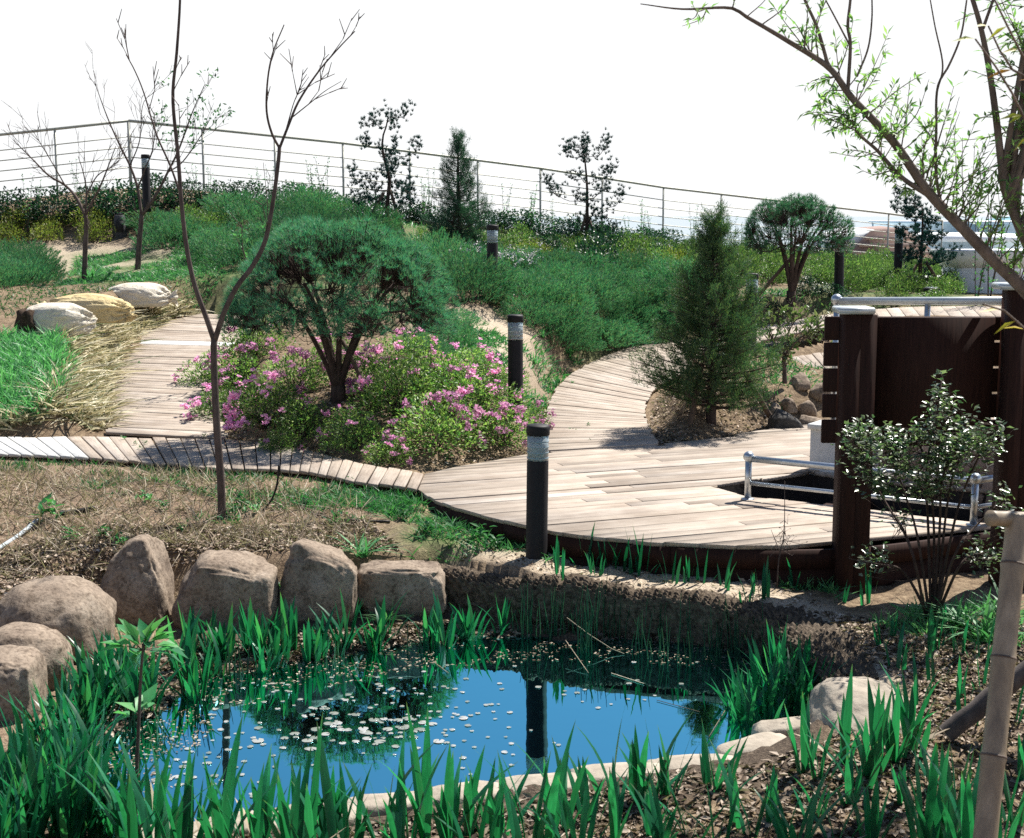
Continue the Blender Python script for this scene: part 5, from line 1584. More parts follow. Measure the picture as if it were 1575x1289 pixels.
bed([(225,345),(330,335),(330,370),(240,375)], .6, FR, 'low_bush', 'low fresh green bush below the railing corner', 'bush', 'fresh green bushes below the railing corner', (.8, 1.1), .9, 7)
bed([(1295,462),(1300,425),(1370,418),(1470,428),(1470,462)], .55, FR, 'low_bush', 'fresh green hedge bush behind the upper handrail', 'bush', 'hedge behind the upper handrail', (.55, .85), 1.0, 8)
bed([(1040,440),(1050,395),(1130,375),(1300,405),(1290,440),(1160,440)], .62, FR, 'low_bush', 'fresh green bush around the round clipped pine', 'bush', 'bushes round the clipped pine', (.7, 1.0), .9, 9)
bed([(1180,480),(1190,455),(1280,450),(1280,478)], .45, HE, 'low_bush', 'low dark bush at the foot of the round clipped pine', 'bush', 'dark bushes at the clipped pine', (.5, .7), .7, 10)
for i, (u, v) in enumerate([(905,478),(930,484),(955,478),(980,484),(1005,478),(1030,480),(870,500),(900,505),(940,508),(880,520),(850,500),(862,532),(890,538),(925,528),(965,500),(1000,500),(1020,510)]):
    s_ = rng.uniform(.55, .8); place(JU[i % 4], 'juniper_shrub', 'feathery juniper', 'juniper', G(u, v), i*1.9, (s_, s_, s_*rng.uniform(.6, 1.0)), 'junipers above the right path')
# dark hedge just inside the railing
fl_pts = resample(FENCE[:, :2], 46)
for i, p in enumerate(fl_pts):
    dd = norm(np.array([p[0], p[1]-18.0])); q = p-np.array([0, .75])+rng.normal(0, .12, 2)
    left = p[0] < 4
    s_ = rng.uniform(.85, 1.2) if left else rng.uniform(.7, 1.05)
    u_guess = 787.5+FPX*q[0]/q[1]
    lab, grp = (('dark leafy hedge bush in the row under the left part of the railing', 'dark hedge under the railing, left') if u_guess < 640 else ('dark leafy hedge bush in the row under the right part of the railing', 'dark hedge under the railing, right'))
    place(HE[i % 3], 'hedge_bush', lab, 'hedge bush', ground_at(*q), i*1.7, (s_*1.3, s_*1.15, s_*(1.1 if u_guess < 330 else .85)), grp)
# wispy shoots in front of the railing
def wispy(seed):
    r = np.random.default_rng(seed); mb = MB(); lf = MB(); P = []
    for k in range(r.integers(2, 5)):
        a = r.uniform(0, 6.28); lean = r.uniform(.05, .35)
        c = smooth_curve([(0, 0, -.05), (math.cos(a)*lean*.4, math.sin(a)*lean*.4, .5), (math.cos(a)*lean, math.sin(a)*lean, r.uniform(.85, 1.35))], 14)
        tube(mb, c, np.linspace(.008, .003, 14), 4, False); P += list(c[3:])
    P = np.repeat(np.array(P), 3, 0)+r.normal(0, .02, (len(P)*3, 3))
    leaves(lf, P, norm(rdir(len(P), -.2, 1)), rdir(len(P)), .055, .026)
    return [('stems', mb.mesh('stems', True), bark_grey), ('foliage', lf.mesh('foliage'), fresh_m)]
WI = [wispy(400+k) for k in range(4)]
for i, u in enumerate([300,318,398,412,480,500,645,655,740,772,815,850,965,985,1000,1060,1085,1120,1130,1300,1345,40,55,120]):
    k = np.interp(u, fu, np.arange(len(fu))); j = min(int(k), len(fu)-2); q = FENCE[j]+(FENCE[j+1]-FENCE[j])*(k-j)
    p = q[:2]*(1-rng.uniform(.02, .05)); s_ = rng.uniform(.6, 1.0)
    place(WI[i % 4], 'wispy_shrub', 'thin wispy shrub with sparse leaves in front of the railing wires', 'shrub', ground_at(*p), i*2.1, s_, 'wispy shrubs along the railing')
# climber on the pale pier, leafy clump plants
for (u, v, s_, lab) in ((1520,470,1.1,'leafy climber in front of the pale parapet pier'),(1500,476,.9,'smaller leafy climber at the foot of the pale parapet pier')):
    place(WI[1], 'climber', lab, 'climber', G(u, v), 1.0, s_*1.4, None)

# ---- irises
def iris_leaf(seed, seg=6):
    r = np.random.default_rng(seed); mb = MB()
    bend = r.uniform(.02, .28) if seed % 4 else r.uniform(.45, .75); w0 = .052*r.uniform(.8, 1.15); tw = r.uniform(-.5, .5)
    rows = []
    for k in range(seg+1):
        t = k/seg; x = bend*t**2.2*.8; z = t*(1-.12*bend*t)
        w = w0*(.75+.5*t if t < .45 else .975*(1-((t-.45)/.55)**2.0))*.5
        a = tw*t; S = np.array([0, math.cos(a), 0])+np.array([math.sin(a), 0, 0]); c = np.array([x, 0, z])
        f = np.array([-.18*w, 0, 0])
        if k == seg: rows.append(c)
        else: rows += [c-S*w, c+f, c+S*w]
    v = np.array(rows); f = []
    for k in range(seg-1):
        o = 3*k; f += [(o, o+1, o+4, o+3), (o+1, o+2, o+5, o+4)]
    o = 3*(seg-1); f += [(o, o+1, o+3), (o+1, o+2, o+3)]
    return v, f
IL = [iris_leaf(600+k) for k in range(8)]
ILM = []; DLM = []
for v_, f_ in IL:
    m_ = MB(); m_.add(v_, f_); ILM.append(m_.mesh('leaf', True)); DLM.append(m_.mesh('dead_leaf', True))
def fan(r, n, L):
    """Placement of the leaves of one fan: (leaf index, turn, lean, sideways offset, length)."""
    a0 = r.uniform(0, 6.28); out = []
    for k in range(n):
        f = (k-(n-1)/2)/max(1, (n-1)/2)
        out.append((r.integers(0, 8), a0+(0 if f > 0 else math.pi)+r.normal(0, .45), abs(f)*r.uniform(.15, .38)+abs(r.normal(0, .05)), f*.035+r.normal(0, .01), L*(1-.35*abs(f)**1.5)*r.uniform(.75, 1.15), a0))
    return out
def leaf_matrix(q):
    k, turn, lean, off, L, a0 = q
    return Matrix.Translation((math.cos(a0)*off, math.sin(a0)*off, -.03)) @ Matrix.Rotation(turn, 4, 'Z') @ Matrix.Rotation(lean, 4, 'Y') @ Matrix.Diagonal((L, .45+L*.7, L, 1))
def iris_parts(loc, n, L, label, group, r):
    t = thing('iris_plant', label, 'iris', tuple(loc), r.uniform(0, 6.28), group)
    for q in fan(r, n, L):
        o = link('leaf', ILM[q[0]], iris_m, t); o.matrix_basis = leaf_matrix(q)
    return t
def iris_mesh(seed, nf, n, L, spread):
    r = np.random.default_rng(seed); mb = MB()
    for _ in range(nf):
        c = np.append(r.normal(0, spread, 2), 0)
        for q in fan(r, n, L):
            v_, f_ = IL[q[0]]; M = np.array(leaf_matrix(q)); mb.add(v_ @ M[:3, :3].T+M[:3, 3]+c, f_)
    return mb.mesh('iris_plant', True)
ir = np.random.default_rng(77)
FRONT = [(1300,1178,.40),(1348,1188,.42),(1375,1172,.40),(1325,1212,.40),(1408,1160,.44),(520,1320,.5),(610,1330,.44),(735,1328,.42),(890,1332,.42),(450,1326,.48),(390,1328,.48),(340,1330,.5),(280,1328,.5),(240,1326,.52),(205,1330,.5),(480,1330,.5),(1230,1330,.40),(1440,1328,.46),(1490,1330,.46),(505,1300,.34),(540,1296,.36),(588,1300,.40),(628,1306,.50),(655,1298,.52),(690,1300,.46),(720,1290,.38),(745,1278,.36),(775,1292,.34),(812,1306,.42),(845,1300,.48),(872,1280,.40),(905,1262,.36),(938,1226,.34),
         (880,1310,.36),(945,1300,.38),(982,1236,.34),(1008,1232,.36),(1030,1225,.30),(1112,1226,.36),(1096,1212,.30),(1160,1290,.32),(1185,1268,.30),(1212,1300,.34),(1238,1190,.36),(1262,1200,.30),(1285,1300,.36),(1308,1238,.26),(1332,1194,.28),(1352,1180,.26),
         (1378,1170,.34),(1398,1152,.38),(1340,1300,.30),(1415,1300,.42),(1432,1212,.26),(1450,1296,.34),(1472,1260,.30),(1062,1290,.34),(1020,1306,.34),(1105,1306,.30),(1540,1300,.34),(1560,1270,.32),(1572,1200,.26),(1470,1310,.4),
         (470,1308,.36),(440,1300,.34),(405,1304,.36),(372,1300,.38),(335,1306,.36),(300,1300,.40),(262,1306,.42),(232,1296,.40),(1130,1262,.3),(1000,1290,.26),(760,1310,.3),(1385,1240,.22),(1255,1262,.24)]
for u, v, L in FRONT:
    t_ = iris_parts(G(u, v), int(ir.integers(5, 9)), L*1.24, 'iris clump with broad sword leaves on the near bank, in front of the water', 'irises on the near bank of the pond', ir)
    if ir.random() < .55:
        for _ in range(int(ir.integers(1, 3))):
            q = (int(ir.integers(0, 8)), ir.uniform(0, 6.28), ir.uniform(.7, 1.35), .02, L*ir.uniform(.5, .9), 0.); o = link('dead_leaf', DLM[q[0]], straw_m, t_); o.matrix_basis = leaf_matrix(q)
IM = {k: [iris_mesh(700+10*i+j, nf, n, L, sp) for j in range(4)] for i, (k, nf, n, L, sp) in enumerate((('left', 3, 7, .46, .05), ('far', 2, 6, .38, .035), ('right', 2, 7, .50, .05), ('small', 1, 4, .22, .02)))}
def irises(spots, kind, label, group, sc=(.8, 1.2), name='iris_plant', cat='iris', px=True):
    for i, s_ in enumerate(spots):
        p = G(*s_) if px else ground_at(*s_)
        if inpoly(np.array([p[0]]), np.array([p[1]]), DECKP)[0]: continue
        k = ir.uniform(*sc)
        tag(link(name, IM[kind][i % 4], iris_m, None, tuple(p), (0, 0, ir.uniform(0, 6.28)), (k*.62, k*.62, k*1.15) if kind == 'small' else k), label, cat, group)
left_px = [(152,1092),(170,1070),(190,1055),(205,1100),(130,1105),(110,1120),(140,1130),(160,1110),(180,1085),(90,1150),(70,1170),(110,1165),(135,1160),(45,1200),(70,1215),(95,1200),(20,1230),(45,1255),(75,1255),(105,1235),(125,1215),(5,1270),(30,1290),
           (60,1300),(90,1290),(120,1280),(150,1290),(175,1300),(10,1215),(-10,1250),(140,1250),(200,1306),(60,1275),(110,1305),(18,1310),(150,1060),(215,1075)]
irises(left_px, 'left', 'dense tall iris clump on the left bank below the round boulders', 'irises on the left bank', (.75, 1.1))
far_px = [(300,1010),(318,1000),(335,1018),(352,1012),(380,1000),(398,1008),(415,1002),(438,1010),(455,1000),(480,1022),(502,1010),(520,1012),(540,1000),(575,1005),(592,995),(655,1000),(665,992),(685,1000),(712,980),(728,984),(778,976),(310,1050),(405,1040),(425,1035),(280,1075),(300,1085),(340,1040),(270,1030)]
irises(far_px, 'far', 'small iris clump in the mud of the far shore before the boulders', 'irises on the far shore', (.75, 1.15))
right_px = [(1150,1120),(1168,1105),(1185,1095),(1205,1085),(1225,1075),(1245,1080),(1160,1140),(1180,1128),(1200,1118),(1222,1108),(1130,1135),(1245,1105),(1190,1060),(1215,1052)]
irises(right_px, 'right', 'tall iris clump at the right end of the pond', 'irises at the right end of the pond', (.75, 1.05))
small_px = [(870,888),(912,872),(940,878),(975,876),(985,890),(1020,878),(1030,892),(1075,884),(1085,900),(1120,905),(1165,910),(1180,925),(1190,895),(905,880),(925,890),(860,880),(890,872),(960,882),(1050,880),(1055,895),(1000,885),(1145,930),(1105,890),(1130,885),(1240,905),(1215,905),(1300,930),(1330,930),(1320,910),(1385,1030),(1400,1018),(1425,1010),(1450,1000),(1480,1010),(1440,1060),(1470,1075),(1500,1060),(1410,1085),(1350,990),(1375,985),(1500,1010),(1460,960),(1520,1080),(1490,1120),(1545,1110)]
irises(small_px, 'small', 'small young iris shoot on the sandy bank below the deck', 'young iris shoots on the sandy bank', (.9, 1.8), 'iris_shoot')
# arching leafy clumps
def arching(seed, n, L, Wd, mat):
    r = np.random.default_rng(seed); mb = MB(); d = rdir(n, .55, 1, r)
    blades(mb, r.normal(0, .03, (n, 3))*[1, 1, 0], d, np.concatenate([d[:, :2]*.9, -np.full((n, 1), .55)], 1)*r.uniform(.3, .9, (n, 1)), L*r.uniform(.6, 1.1, n), Wd, 6)
    return mb.mesh('leafy_clump', True)
AR = [arching(800+k, 34, .42, .022, grass_m) for k in range(2)]
for i, (u, v, s_, lab, m_) in enumerate(((1515,985,1.0,'bright arching daylily clump at the right below the deck',None),(1480,965,.8,'smaller arching clump left of the bright daylily',None),(1545,960,.9,'arching daylily clump behind the bamboo pole',None),
       (140,432,1.1,'arching leafy clump at the foot of the bare spreading tree',None),(40,960,.0,'',None),(556,860,.7,'blue green tufted clump behind the square boulder',None),(535,935,.6,'pale arching tuft right of the square boulder',None),(593,960,.5,'small arching tuft in front of the low boulder',None),(822,560,.6,'leafy tuft right of the second bollard',None),(875,545,.6,'leafy clump at the left edge of the right path',None),(835,520,.6,'leafy clump below the juniper mass',None))):
    if s_: tag(link('leafy_clump', AR[i % 2], grass_m, None, tuple(G(u, v)), (0, 0, i), s_), lab, 'plant', 'arching leafy clumps')

# ---- reeds standing in the far shallows
def reeds(seed, n, L, sp):
    r = np.random.default_rng(seed); mb = MB()
    P = np.concatenate([r.normal(0, sp, (n, 2)), np.full((n, 1), -.06)], 1)
    D = norm(np.array([0, 0, 1])+.09*rdir(n)); e = P+D*(L*r.uniform(.5, 1.1, n))[:, None]; m = (P+e)/2
    e = e+r.normal(0, .02, (n, 3)); sticks(mb, P, m, .0052, .0045); sticks(mb, m, e, .0045, .0018)
    return mb.mesh('reed_clump', True)
RE = [reeds(820+k, 11, .46, .06) for k in range(4)]
for i, (u, v) in enumerate([(810,975),(835,990),(868,978),(905,992),(945,985),(985,1004),(1012,996),(1060,1005),(1105,1018),(1150,1020),(1195,1036),(1100,1040),(1220,1060),(650,1030),(520,1050),(300,1120),(370,1050),(200,1150),(240,1160),(900,1020),(1130,1055),(1075,1060),(1010,1040)]):
    p = G(u, v); tag(link('reed_clump', RE[i % 4], reed_m, None, tuple(p), (0, 0, i*1.1), (1, 1, ir.uniform(.75, 1.15)*(1.0 if v < 1090 else .7))), 'thin reed clump standing in the shallows along the pond edge', 'reeds', 'reed clumps in the pond')
# dry reed stalks fallen over
mb = MB()
for pts in ([(872,950,9.2),(905,975,9.1),(960,1010,9.0)],[(870,985,9.0),(905,1035,8.6)],[(990,1060,8.4),(940,1040,8.6)],[(1010,1085,8.1),(1075,1115,7.9)],[(690,1060,8.6),(660,1020,8.9)],[(1140,1060,8.4),(1090,1150,7.5)]):
    c = resample([W(u, v, Y) for u, v, Y in pts], 6); c[:, 2] = np.maximum(c[:, 2], height(c[:, 0], c[:, 1])+.006); c[:, 2] = np.maximum(c[:, 2], WATER+.006); tube(mb, c, .0022, 5)
tag(link('fallen_stalks', mb.mesh('fallen_stalks', True), straw_m), 'dry pale stalks fallen across the reeds in the far shallows', 'dead stalks', kind='stuff')

# ---- floating leaves
PD = []
for k in range(3):
    r = np.random.default_rng(830+k); a = np.linspace(.25, 2*math.pi-.25, 14); rr = 1+.06*r.normal(size=14)
    mb = MB(); v_ = np.concatenate([[[0, 0, .0]], np.stack([np.cos(a)*rr, np.sin(a)*rr, .02+.05*r.random(14)], 1), [[0, 0, -.03]], np.stack([np.cos(a)*rr, np.sin(a)*rr, -.03+0*a], 1)])
    f = [(0, i, i+1) for i in range(1, 14)]+[(i, i+15, i+16, i+1) for i in range(1, 14)]
    mb.add(v_, f); PD.append(mb.mesh('lily_pad'))
pr = np.random.default_rng(840); spots = []
def pads(c, su, sv, n, lo, hi):
    for _ in range(n): spots.append((c[0]+pr.normal(0, su), c[1]+pr.normal(0, sv), pr.uniform(lo, hi)))
pads((590,1118), 60, 18, 46, .012, .032); pads((480,1135), 50, 10, 14, .014, .036); pads((560,1090), 110, 28, 55, .010, .02); pads((700,1120), 70, 40, 40, .010, .02); pads((330,1150), 60, 40, 45, .010, .02); pads((400,1070), 90, 22, 40, .010, .018); pads((920,1090), 130, 40, 24, .010, .018); pads((290,1200), 60, 20, 26, .012, .022)
n_pad = 0
for u, v, r_ in spots:
    p = Z(u, v, WATER+.004)
    if n_pad >= 290 or not inpoly(p[0:1], p[1:2], POND)[0] or height(p[0], p[1])[0] > WATER-.004: continue
    big = r_ > .018
    tag(link('floating_leaf', PD[n_pad % 3], pad_m, None, tuple(p), (0, 0, pr.uniform(0, 6.28)), (r_, r_, r_*.12)), 'round floating lily leaf in the cluster over the pine\'s reflection' if big else 'tiny round leaf floating on the open pond water', 'floating leaf', 'larger lily leaves on the pond' if big else 'tiny leaves on the pond'); n_pad += 1

# ---- grass, weeds, straw and litter
def low_blades(name, polys, n, L, Wd, mat, label, cat, bend=.35, seg=2, dirz=.55, seed=0, avoid=True, keep=None, parts=None):
    r = np.random.default_rng(900+seed); mb = MB()
    for poly_px, k in polys:
        pts = scatter(wpoly(poly_px), int(n*k), r)
        pts = pts[clear_of_decks(pts)] if avoid else pts
        if keep is not None: pts = pts[keep(pts)]
        P = on_ground(pts, -.01); d = rdir(len(P), dirz, 1, r)
        B = np.concatenate([r.normal(0, bend, (len(P), 2)), -np.abs(r.normal(0, bend*.5, (len(P), 1)))], 1)
        blades(mb, P, d, B, L*r.uniform(.5, 1.3, len(P)), Wd*r.uniform(.7, 1.3, len(P)), seg)
    return tag(link(name, mb.mesh(name), mat), label, cat, kind='stuff')
patch = lambda sc_, seed, thr: (lambda p: fbm(np.concatenate([p*sc_, p[:, :1]*0], 1), seed, 3) > thr)
low_blades('bright_grass', [([(-80,660),(-80,540),(0,520),(80,520),(110,560),(105,620),(70,650)], 1)], 5200, .24, .014, grass_m, 'tall bright green grass on the left bank beside the path', 'grass', .3, 3, .6, 1)
low_blades('striped_grass', [([(-60,668),(60,655),(110,560),(90,520),(130,505),(190,480),(255,462),(300,470),(250,495),(205,518),(172,560),(158,612),(165,662)], 1)], 9500, .24, .022, drygrass_m, 'striped straw coloured grass edging the left path below the sacks', 'grass', .7, 3, .35, 2)
low_blades('slope_grass', [([(90,440),(120,395),(330,372),(420,400),(320,470),(262,455)], 1)], 16000, .11, .012, fresh_m, 'short green ground cover on the upper left slope', 'ground cover', .4, 2, .3, 3, keep=patch(.9, 3, -.35))
low_blades('bank_grass', [([(560,775),(640,765),(700,785),(800,812),(810,850),(700,868),(600,850),(540,815)], 1), ([(430,745),(560,760),(640,770),(600,800),(470,790)], .35)], 5200, .11, .008, weed_m, 'thin green grass between the boulders and the curved deck', 'grass', .45, 2, .4, 4, keep=patch(2.2, 4, -.45))
low_blades('bank_weeds', [([(-60,520),(-60,440),(120,435),(240,425),(170,450),(60,480)], 1)], 2600, .09, .012, weed_m, 'patchy weeds on the bare soil behind the sacks', 'weeds', .4, 2, .3, 11, keep=patch(1.6, 11, -.1))
low_blades('path_edge_grass', [([(-60,712),(100,714),(340,725),(560,748),(640,770),(560,775),(330,742),(100,728),(-60,725)], 1)], 2600, .09, .009, weed_m, 'green weeds along the near edge of the boardwalk', 'weeds', .25, 2, .6, 5, keep=patch(2.5, 5, -.2))
low_blades('straw_weeds', [([(120,738),(340,745),(600,790),(560,830),(480,800),(180,812)], 1)], 3600, .10, .010, weed_m, 'green weeds growing through the straw before the boardwalk', 'weeds', .4, 2, .35, 12, keep=patch(2.0, 12, .12))
low_blades('bed_grass', [([(640,590),(700,500),(800,520),(900,545),(860,590),(830,640),(770,600)], 1)], 5200, .12, .014, weed_m, 'scattered green weeds on the sandy patch behind the second bollard', 'weeds', .4, 2, .3, 6, keep=patch(2.0, 6, -.3))
low_blades('deck_foot_grass', [([(830,872),(1000,872),(1200,900),(1300,930),(1290,912),(1140,888),(1000,862),(850,848)], 1), ([(1190,900),(1290,915),(1290,900),(1200,888)], .4), ([(1330,960),(1420,930),(1575,940),(1575,1000),(1440,990)], .8)], 1500, .12, .010, grass_m, 'green grass shoots at the foot of the deck fascia', 'grass', .3, 2, .5, 7, keep=patch(2.0, 7, 0.0))
low_blades('right_bed_grass', [([(1100,520),(1180,505),(1280,500),(1270,600),(1180,640),(1120,600)], 1)], 3000, .12, .012, weed_m, 'green plants among the rocks right of the conical conifer', 'ground cover', .4, 2, .3, 8, keep=patch(1.8, 8, -.2))
low_blades('far_grass', [([(640,420),(780,405),(1060,425),(1130,440),(1300,480),(1140,520),(1060,470),(800,440)], 1), ([(300,345),(620,350),(700,390),(1100,395),(1100,370),(800,360),(500,335)], 1)], 5200, .14, .014, fresh_m, 'green ground cover between the bushes on the far slope', 'ground cover', .35, 2, .4, 9, keep=patch(.8, 9, -.25))
low_blades('dead_straw', [([(-200,860),(-200,722),(100,724),(340,738),(520,765),(560,790),(480,805),(250,800),(120,815)], 1), ([(150,940),(-100,900),(100,810),(560,800),(600,850),(420,850),(260,840)], .4)], 7500, .20, .0065, straw_m, 'dead straw stalks strewn over the soil before the boardwalk', 'straw', .25, 2, -.25, 10)
def flakes(name, polys, n, size, mat, label, seed, keep=None, dz=.006):
    r = np.random.default_rng(950+seed); mb = MB()
    for poly_px, k in polys:
        pts = scatter(wpoly(poly_px), int(n*k), r); pts = pts[clear_of_decks(pts)]
        if keep is not None: pts = pts[keep(pts)]
        P = on_ground(pts, dz); d = rdir(len(P), -.25, .45, r); N = norm(np.array([0, 0, 1])+.8*rdir(len(P)))
        leaves(mb, P, d, N, size*r.uniform(.4, 1.4, len(P)), size*r.uniform(.2, .6, len(P)), .2)
    return tag(link(name, mb.mesh(name), mat), label, 'leaf litter', kind='stuff')
flakes('leaf_litter', [([(-60,1330),(200,1290),(560,1270),(940,1215),(1180,1170),(1290,1130),(1420,1060),(1600,980),(1600,1330)], 1), ([(60,1150),(120,1060),(250,1000),(560,965),(760,960),(820,985),(600,1010),(300,1050),(140,1200),(60,1260)], .9), ([(800,960),(1100,985),(1230,1010),(1270,1060),(1200,1030),(950,1000)], .35)], 10000, .055, litter_m, 'dead leaves and plant scraps covering the mud around the pond', 1)
flakes('soil_crumbs', [([(-100,900),(100,820),(560,800),(620,850),(420,850),(150,890),(120,960),(-100,960)], 1), ([(700,868),(1000,880),(1250,915),(1320,960),(1000,915),(800,892)], .06), ([(1250,940),(1420,960),(1600,960),(1600,1080),(1400,1060)], .5)], 13000, .045, litter_m, 'crumbled soil and scraps on the bare ground', 2)
flakes('path_scraps', [([(560,690),(650,720),(830,700),(840,640),(600,600),(330,650),(360,690)], 1), ([(985,690),(1180,670),(1190,620),(1010,610)], 1)], 2600, .05, litter_m, 'brown leaf scraps under the shrubs beside the paths', 3)

# scraps floating against the far shore
r = np.random.default_rng(960); q = scatter(np.array([Z(u, v, WATER)[:2] for u, v in [(300,1095),(300,1040),(420,1020),(540,1000),(700,985),(950,985),(1110,992),(1230,1035),(1240,1060),(1100,1030),(950,1018),(760,1020),(640,1030),(500,1060),(420,1080)]]), 1500, r)
q = np.concatenate([q, scatter(np.array([Z(u, v, WATER)[:2] for u, v in [(150,1225),(140,1190),(190,1130),(300,1085),(330,1120),(290,1180),(250,1230)]]), 420, r)]); q = q[inpoly(q[:, 0], q[:, 1], POND)]; q = q[fbm(np.concatenate([q*5, q[:, :1]*0], 1), 61, 2) > -.2]
P = np.concatenate([q, np.full((len(q), 1), WATER+.004)], 1); mb = MB(); d = rdir(len(P), -.02, .1, r)
leaves(mb, P, d, np.array([[0, 0, 1.0]])+.15*rdir(len(P)), r.uniform(.01, .035, len(P)), r.uniform(.006, .014, len(P)), .05)
tag(link('floating_debris', mb.mesh('floating_debris'), litter_m), 'pale plant scraps floating against the far shore', 'debris', kind='stuff')

# leafy weeds one can pick out
def weedy(seed, n, L):
    r = np.random.default_rng(seed); mb = MB(); d = rdir(n, .15, 1, r); P = r.normal(0, .03, (n, 3)); P[:, 2] = r.uniform(0, .09, n)
    leaves(mb, P, d, norm([0, 0, 1]+.5*rdir(n)), L*r.uniform(.6, 1.2, n), L*.34, .2); return mb.mesh('weed')
WE = [weedy(980+k, 24, .075) for k in range(3)]
for i, (u, v, s_) in enumerate([(66,958,1.5),(75,800,1.6),(60,975,1.0),(430,912,.6),(370,780,1.0),(355,795,.9),(390,790,.8),(160,830,.9),(110,830,.9),(520,800,.8),(470,780,.8),(250,785,.7),(225,775,.9),(620,800,.9),(740,830,1.1),(700,840,.9),(660,820,1.0),(760,845,1.0),(600,690,.9),(690,712,.8),(880,668,.6),(905,685,.6),(850,690,.5),(990,940,.7),(185,840,.8),(280,820,.6),(540,745,.6),(95,925,.5)]):
    tag(link('weed', WE[i % 3], weed_m if i % 4 else fresh_m, None, tuple(G(u, v)), (0, 0, i), s_), 'small leafy weed growing on open soil among stones and straw', 'weed', 'leafy weeds on the soil')
# little weeds sprouting in the gaps of the boards
for i, (u, v) in enumerate([(190,676),(208,684),(216,690),(315,672),(214,560),(222,637),(880,590),(905,640)]):
    p = Z(u, v, .2 if v > 660 else (.5 if u < 500 else .3)); p = np.array(p)
    for L_, R_ in RIBBONS.values():
        mid = (L_+R_)/2
        k = np.argmin(np.hypot(mid[:, 0]-p[0], mid[:, 1]-p[1]))
        if np.hypot(mid[k, 0]-p[0], mid[k, 1]-p[1]) < .8: p[2] = mid[k, 2]; break
    tag(link('weed', WE[i % 3], weed_m, None, tuple(p), (0, 0, i), .35), 'tiny weed sprouting from a gap between boardwalk planks', 'weed', 'weeds in the boardwalk gaps')
# white wild flowers by the third bollard
mb = MB(); lf = MB(); r = np.random.default_rng(77)
pts = on_ground(scatter(wpoly([(690,432),(780,425),(850,430),(840,445),(700,450)]), 60, r)); top = pts+np.stack([r.normal(0, .04, 60), r.normal(0, .04, 60), r.uniform(.35, .6, 60)], 1)
sticks(lf, pts, top, .004, .003)
Q = np.repeat(top, 14, 0)+r.normal(0, .022, (840, 3)); leaves(mb, Q, rdir(840), rdir(840), .035, .022)
wf = thing('wildflowers', 'white wild flowers in front of the bollard below the bushy conifer', 'flowers', tuple(pts[0]), kind='stuff')
for nm, m_, mt in (('blossoms', mb, solidmat('white_petals', (.62,.60,.58), (.75,.74,.72), 9, .7, .2, 0, 0)), ('flower_stems', lf, weed_m)):
    me = m_.mesh(nm); me.transform(Matrix.Translation(-Vector(pts[0]))); link(nm, me, mt, wf)
# ================================================================== willow, glossy shrub, bamboo props, hoses
WY = 7.4
wb = np.array([3.35, 7.2, 0.0]); wb[2] = float(height(wb[0], wb[1])[0])
wt = thing('willow_tree', 'leaning willow with thin new leaves reaching in from the right', 'willow tree', tuple(wb))
ww = Wood()
def wl_(pl, r0, r1, n=None, sides=9):
    pts = [W(q[0], q[1], q[2] if len(q) > 2 else WY)-wb for q in pl]
    return ww.limb(pts, r0, r1, n or 5*len(pl), sides)
def pxr(px, Y=WY): return px*Y/FPX/2*.74
limbs = []
t0_ = ww.limb([np.array([0, 0, -.15]), np.array([-.05, .0, .35]), W(1700, 620, WY)-wb, W(1640, 520, WY)-wb], .10, pxr(32), 12, 10)
limbs.append(wl_([(1640,520),(1575,445),(1530,402),(1480,350),(1430,298),(1400,255),(1370,213),(1310,150),(1275,104),(1210,62),(1150,27),(1122,12),(1050,14),(985,6)], pxr(31), pxr(2.0)))
limbs.append(wl_([(1428,300),(1386,272),(1350,232),(1318,202),(1316,172)], pxr(12), pxr(4)))
limbs.append(wl_([(1274,104),(1268,80),(1256,40),(1238,0),(1225,-40)], pxr(8), pxr(5)))
limbs.append(wl_([(1304,140),(1308,70),(1304,40),(1308,0),(1310,-40)], pxr(8), pxr(5)))
limbs.append(wl_([(1306,68),(1285,28),(1270,0)], pxr(4), pxr(3))); limbs.append(wl_([(1318,118),(1335,75),(1341,30),(1341,-10)], pxr(4.5), pxr(3)))
limbs.append(wl_([(1450,325),(1440,270),(1440,200),(1442,135),(1460,100),(1478,55),(1487,0)], pxr(7), pxr(3.5))); limbs.append(wl_([(1442,138),(1450,100),(1438,40),(1430,-5)], pxr(4), pxr(2.5)))
limbs.append(wl_([(1650,540),(1610,440),(1572,360),(1545,290),(1540,250),(1532,180),(1522,110),(1508,40),(1490,-20)], pxr(24), pxr(9)))
limbs.append(wl_([(1512,44),(1524,10),(1535,-20)], pxr(7), pxr(5)))
sp = np.random.default_rng(91)
SP = MB(); LP = []; LD = []
def shoot(a, e, nl):
    nl = int(nl*1.25)
    c = smooth_curve([a, (a+e)/2+sp.normal(0, .02, 3), e], 9); tube(ww.mb, c, np.linspace(.0038, .0012, 9), 4, False)
    for k in range(nl):
        t = sp.uniform(.12, 1.02); i = min(7, int(t*8)); p = c[i]+(c[i+1]-c[i])*(t*8-i) if t < 1 else c[-1]
        d = norm(c[i+1]-c[i]); LP.append(p); LD.append(norm(d*.8+.75*rdir(1)[0]))
def region(limb, f0, f1, n, du_, dv_, nl=(9, 18), jit=22):
    c = limbs[limb]
    for _ in range(n):
        k = int((f0+(f1-f0)*sp.random())*(len(c)-1)); a = c[k]
        px = sp.uniform(*du_)+sp.normal(0, jit); py = sp.uniform(*dv_)
        e = a+np.array([px, sp.normal(0, 55), -py])*WY/FPX
        shoot(a, e, int(sp.integers(*nl)))
region(0, .60, .70, 9, (-40, 0), (-95, -50)); region(0, .70, .86, 6, (-25, 10), (-60, -25), (4, 9))
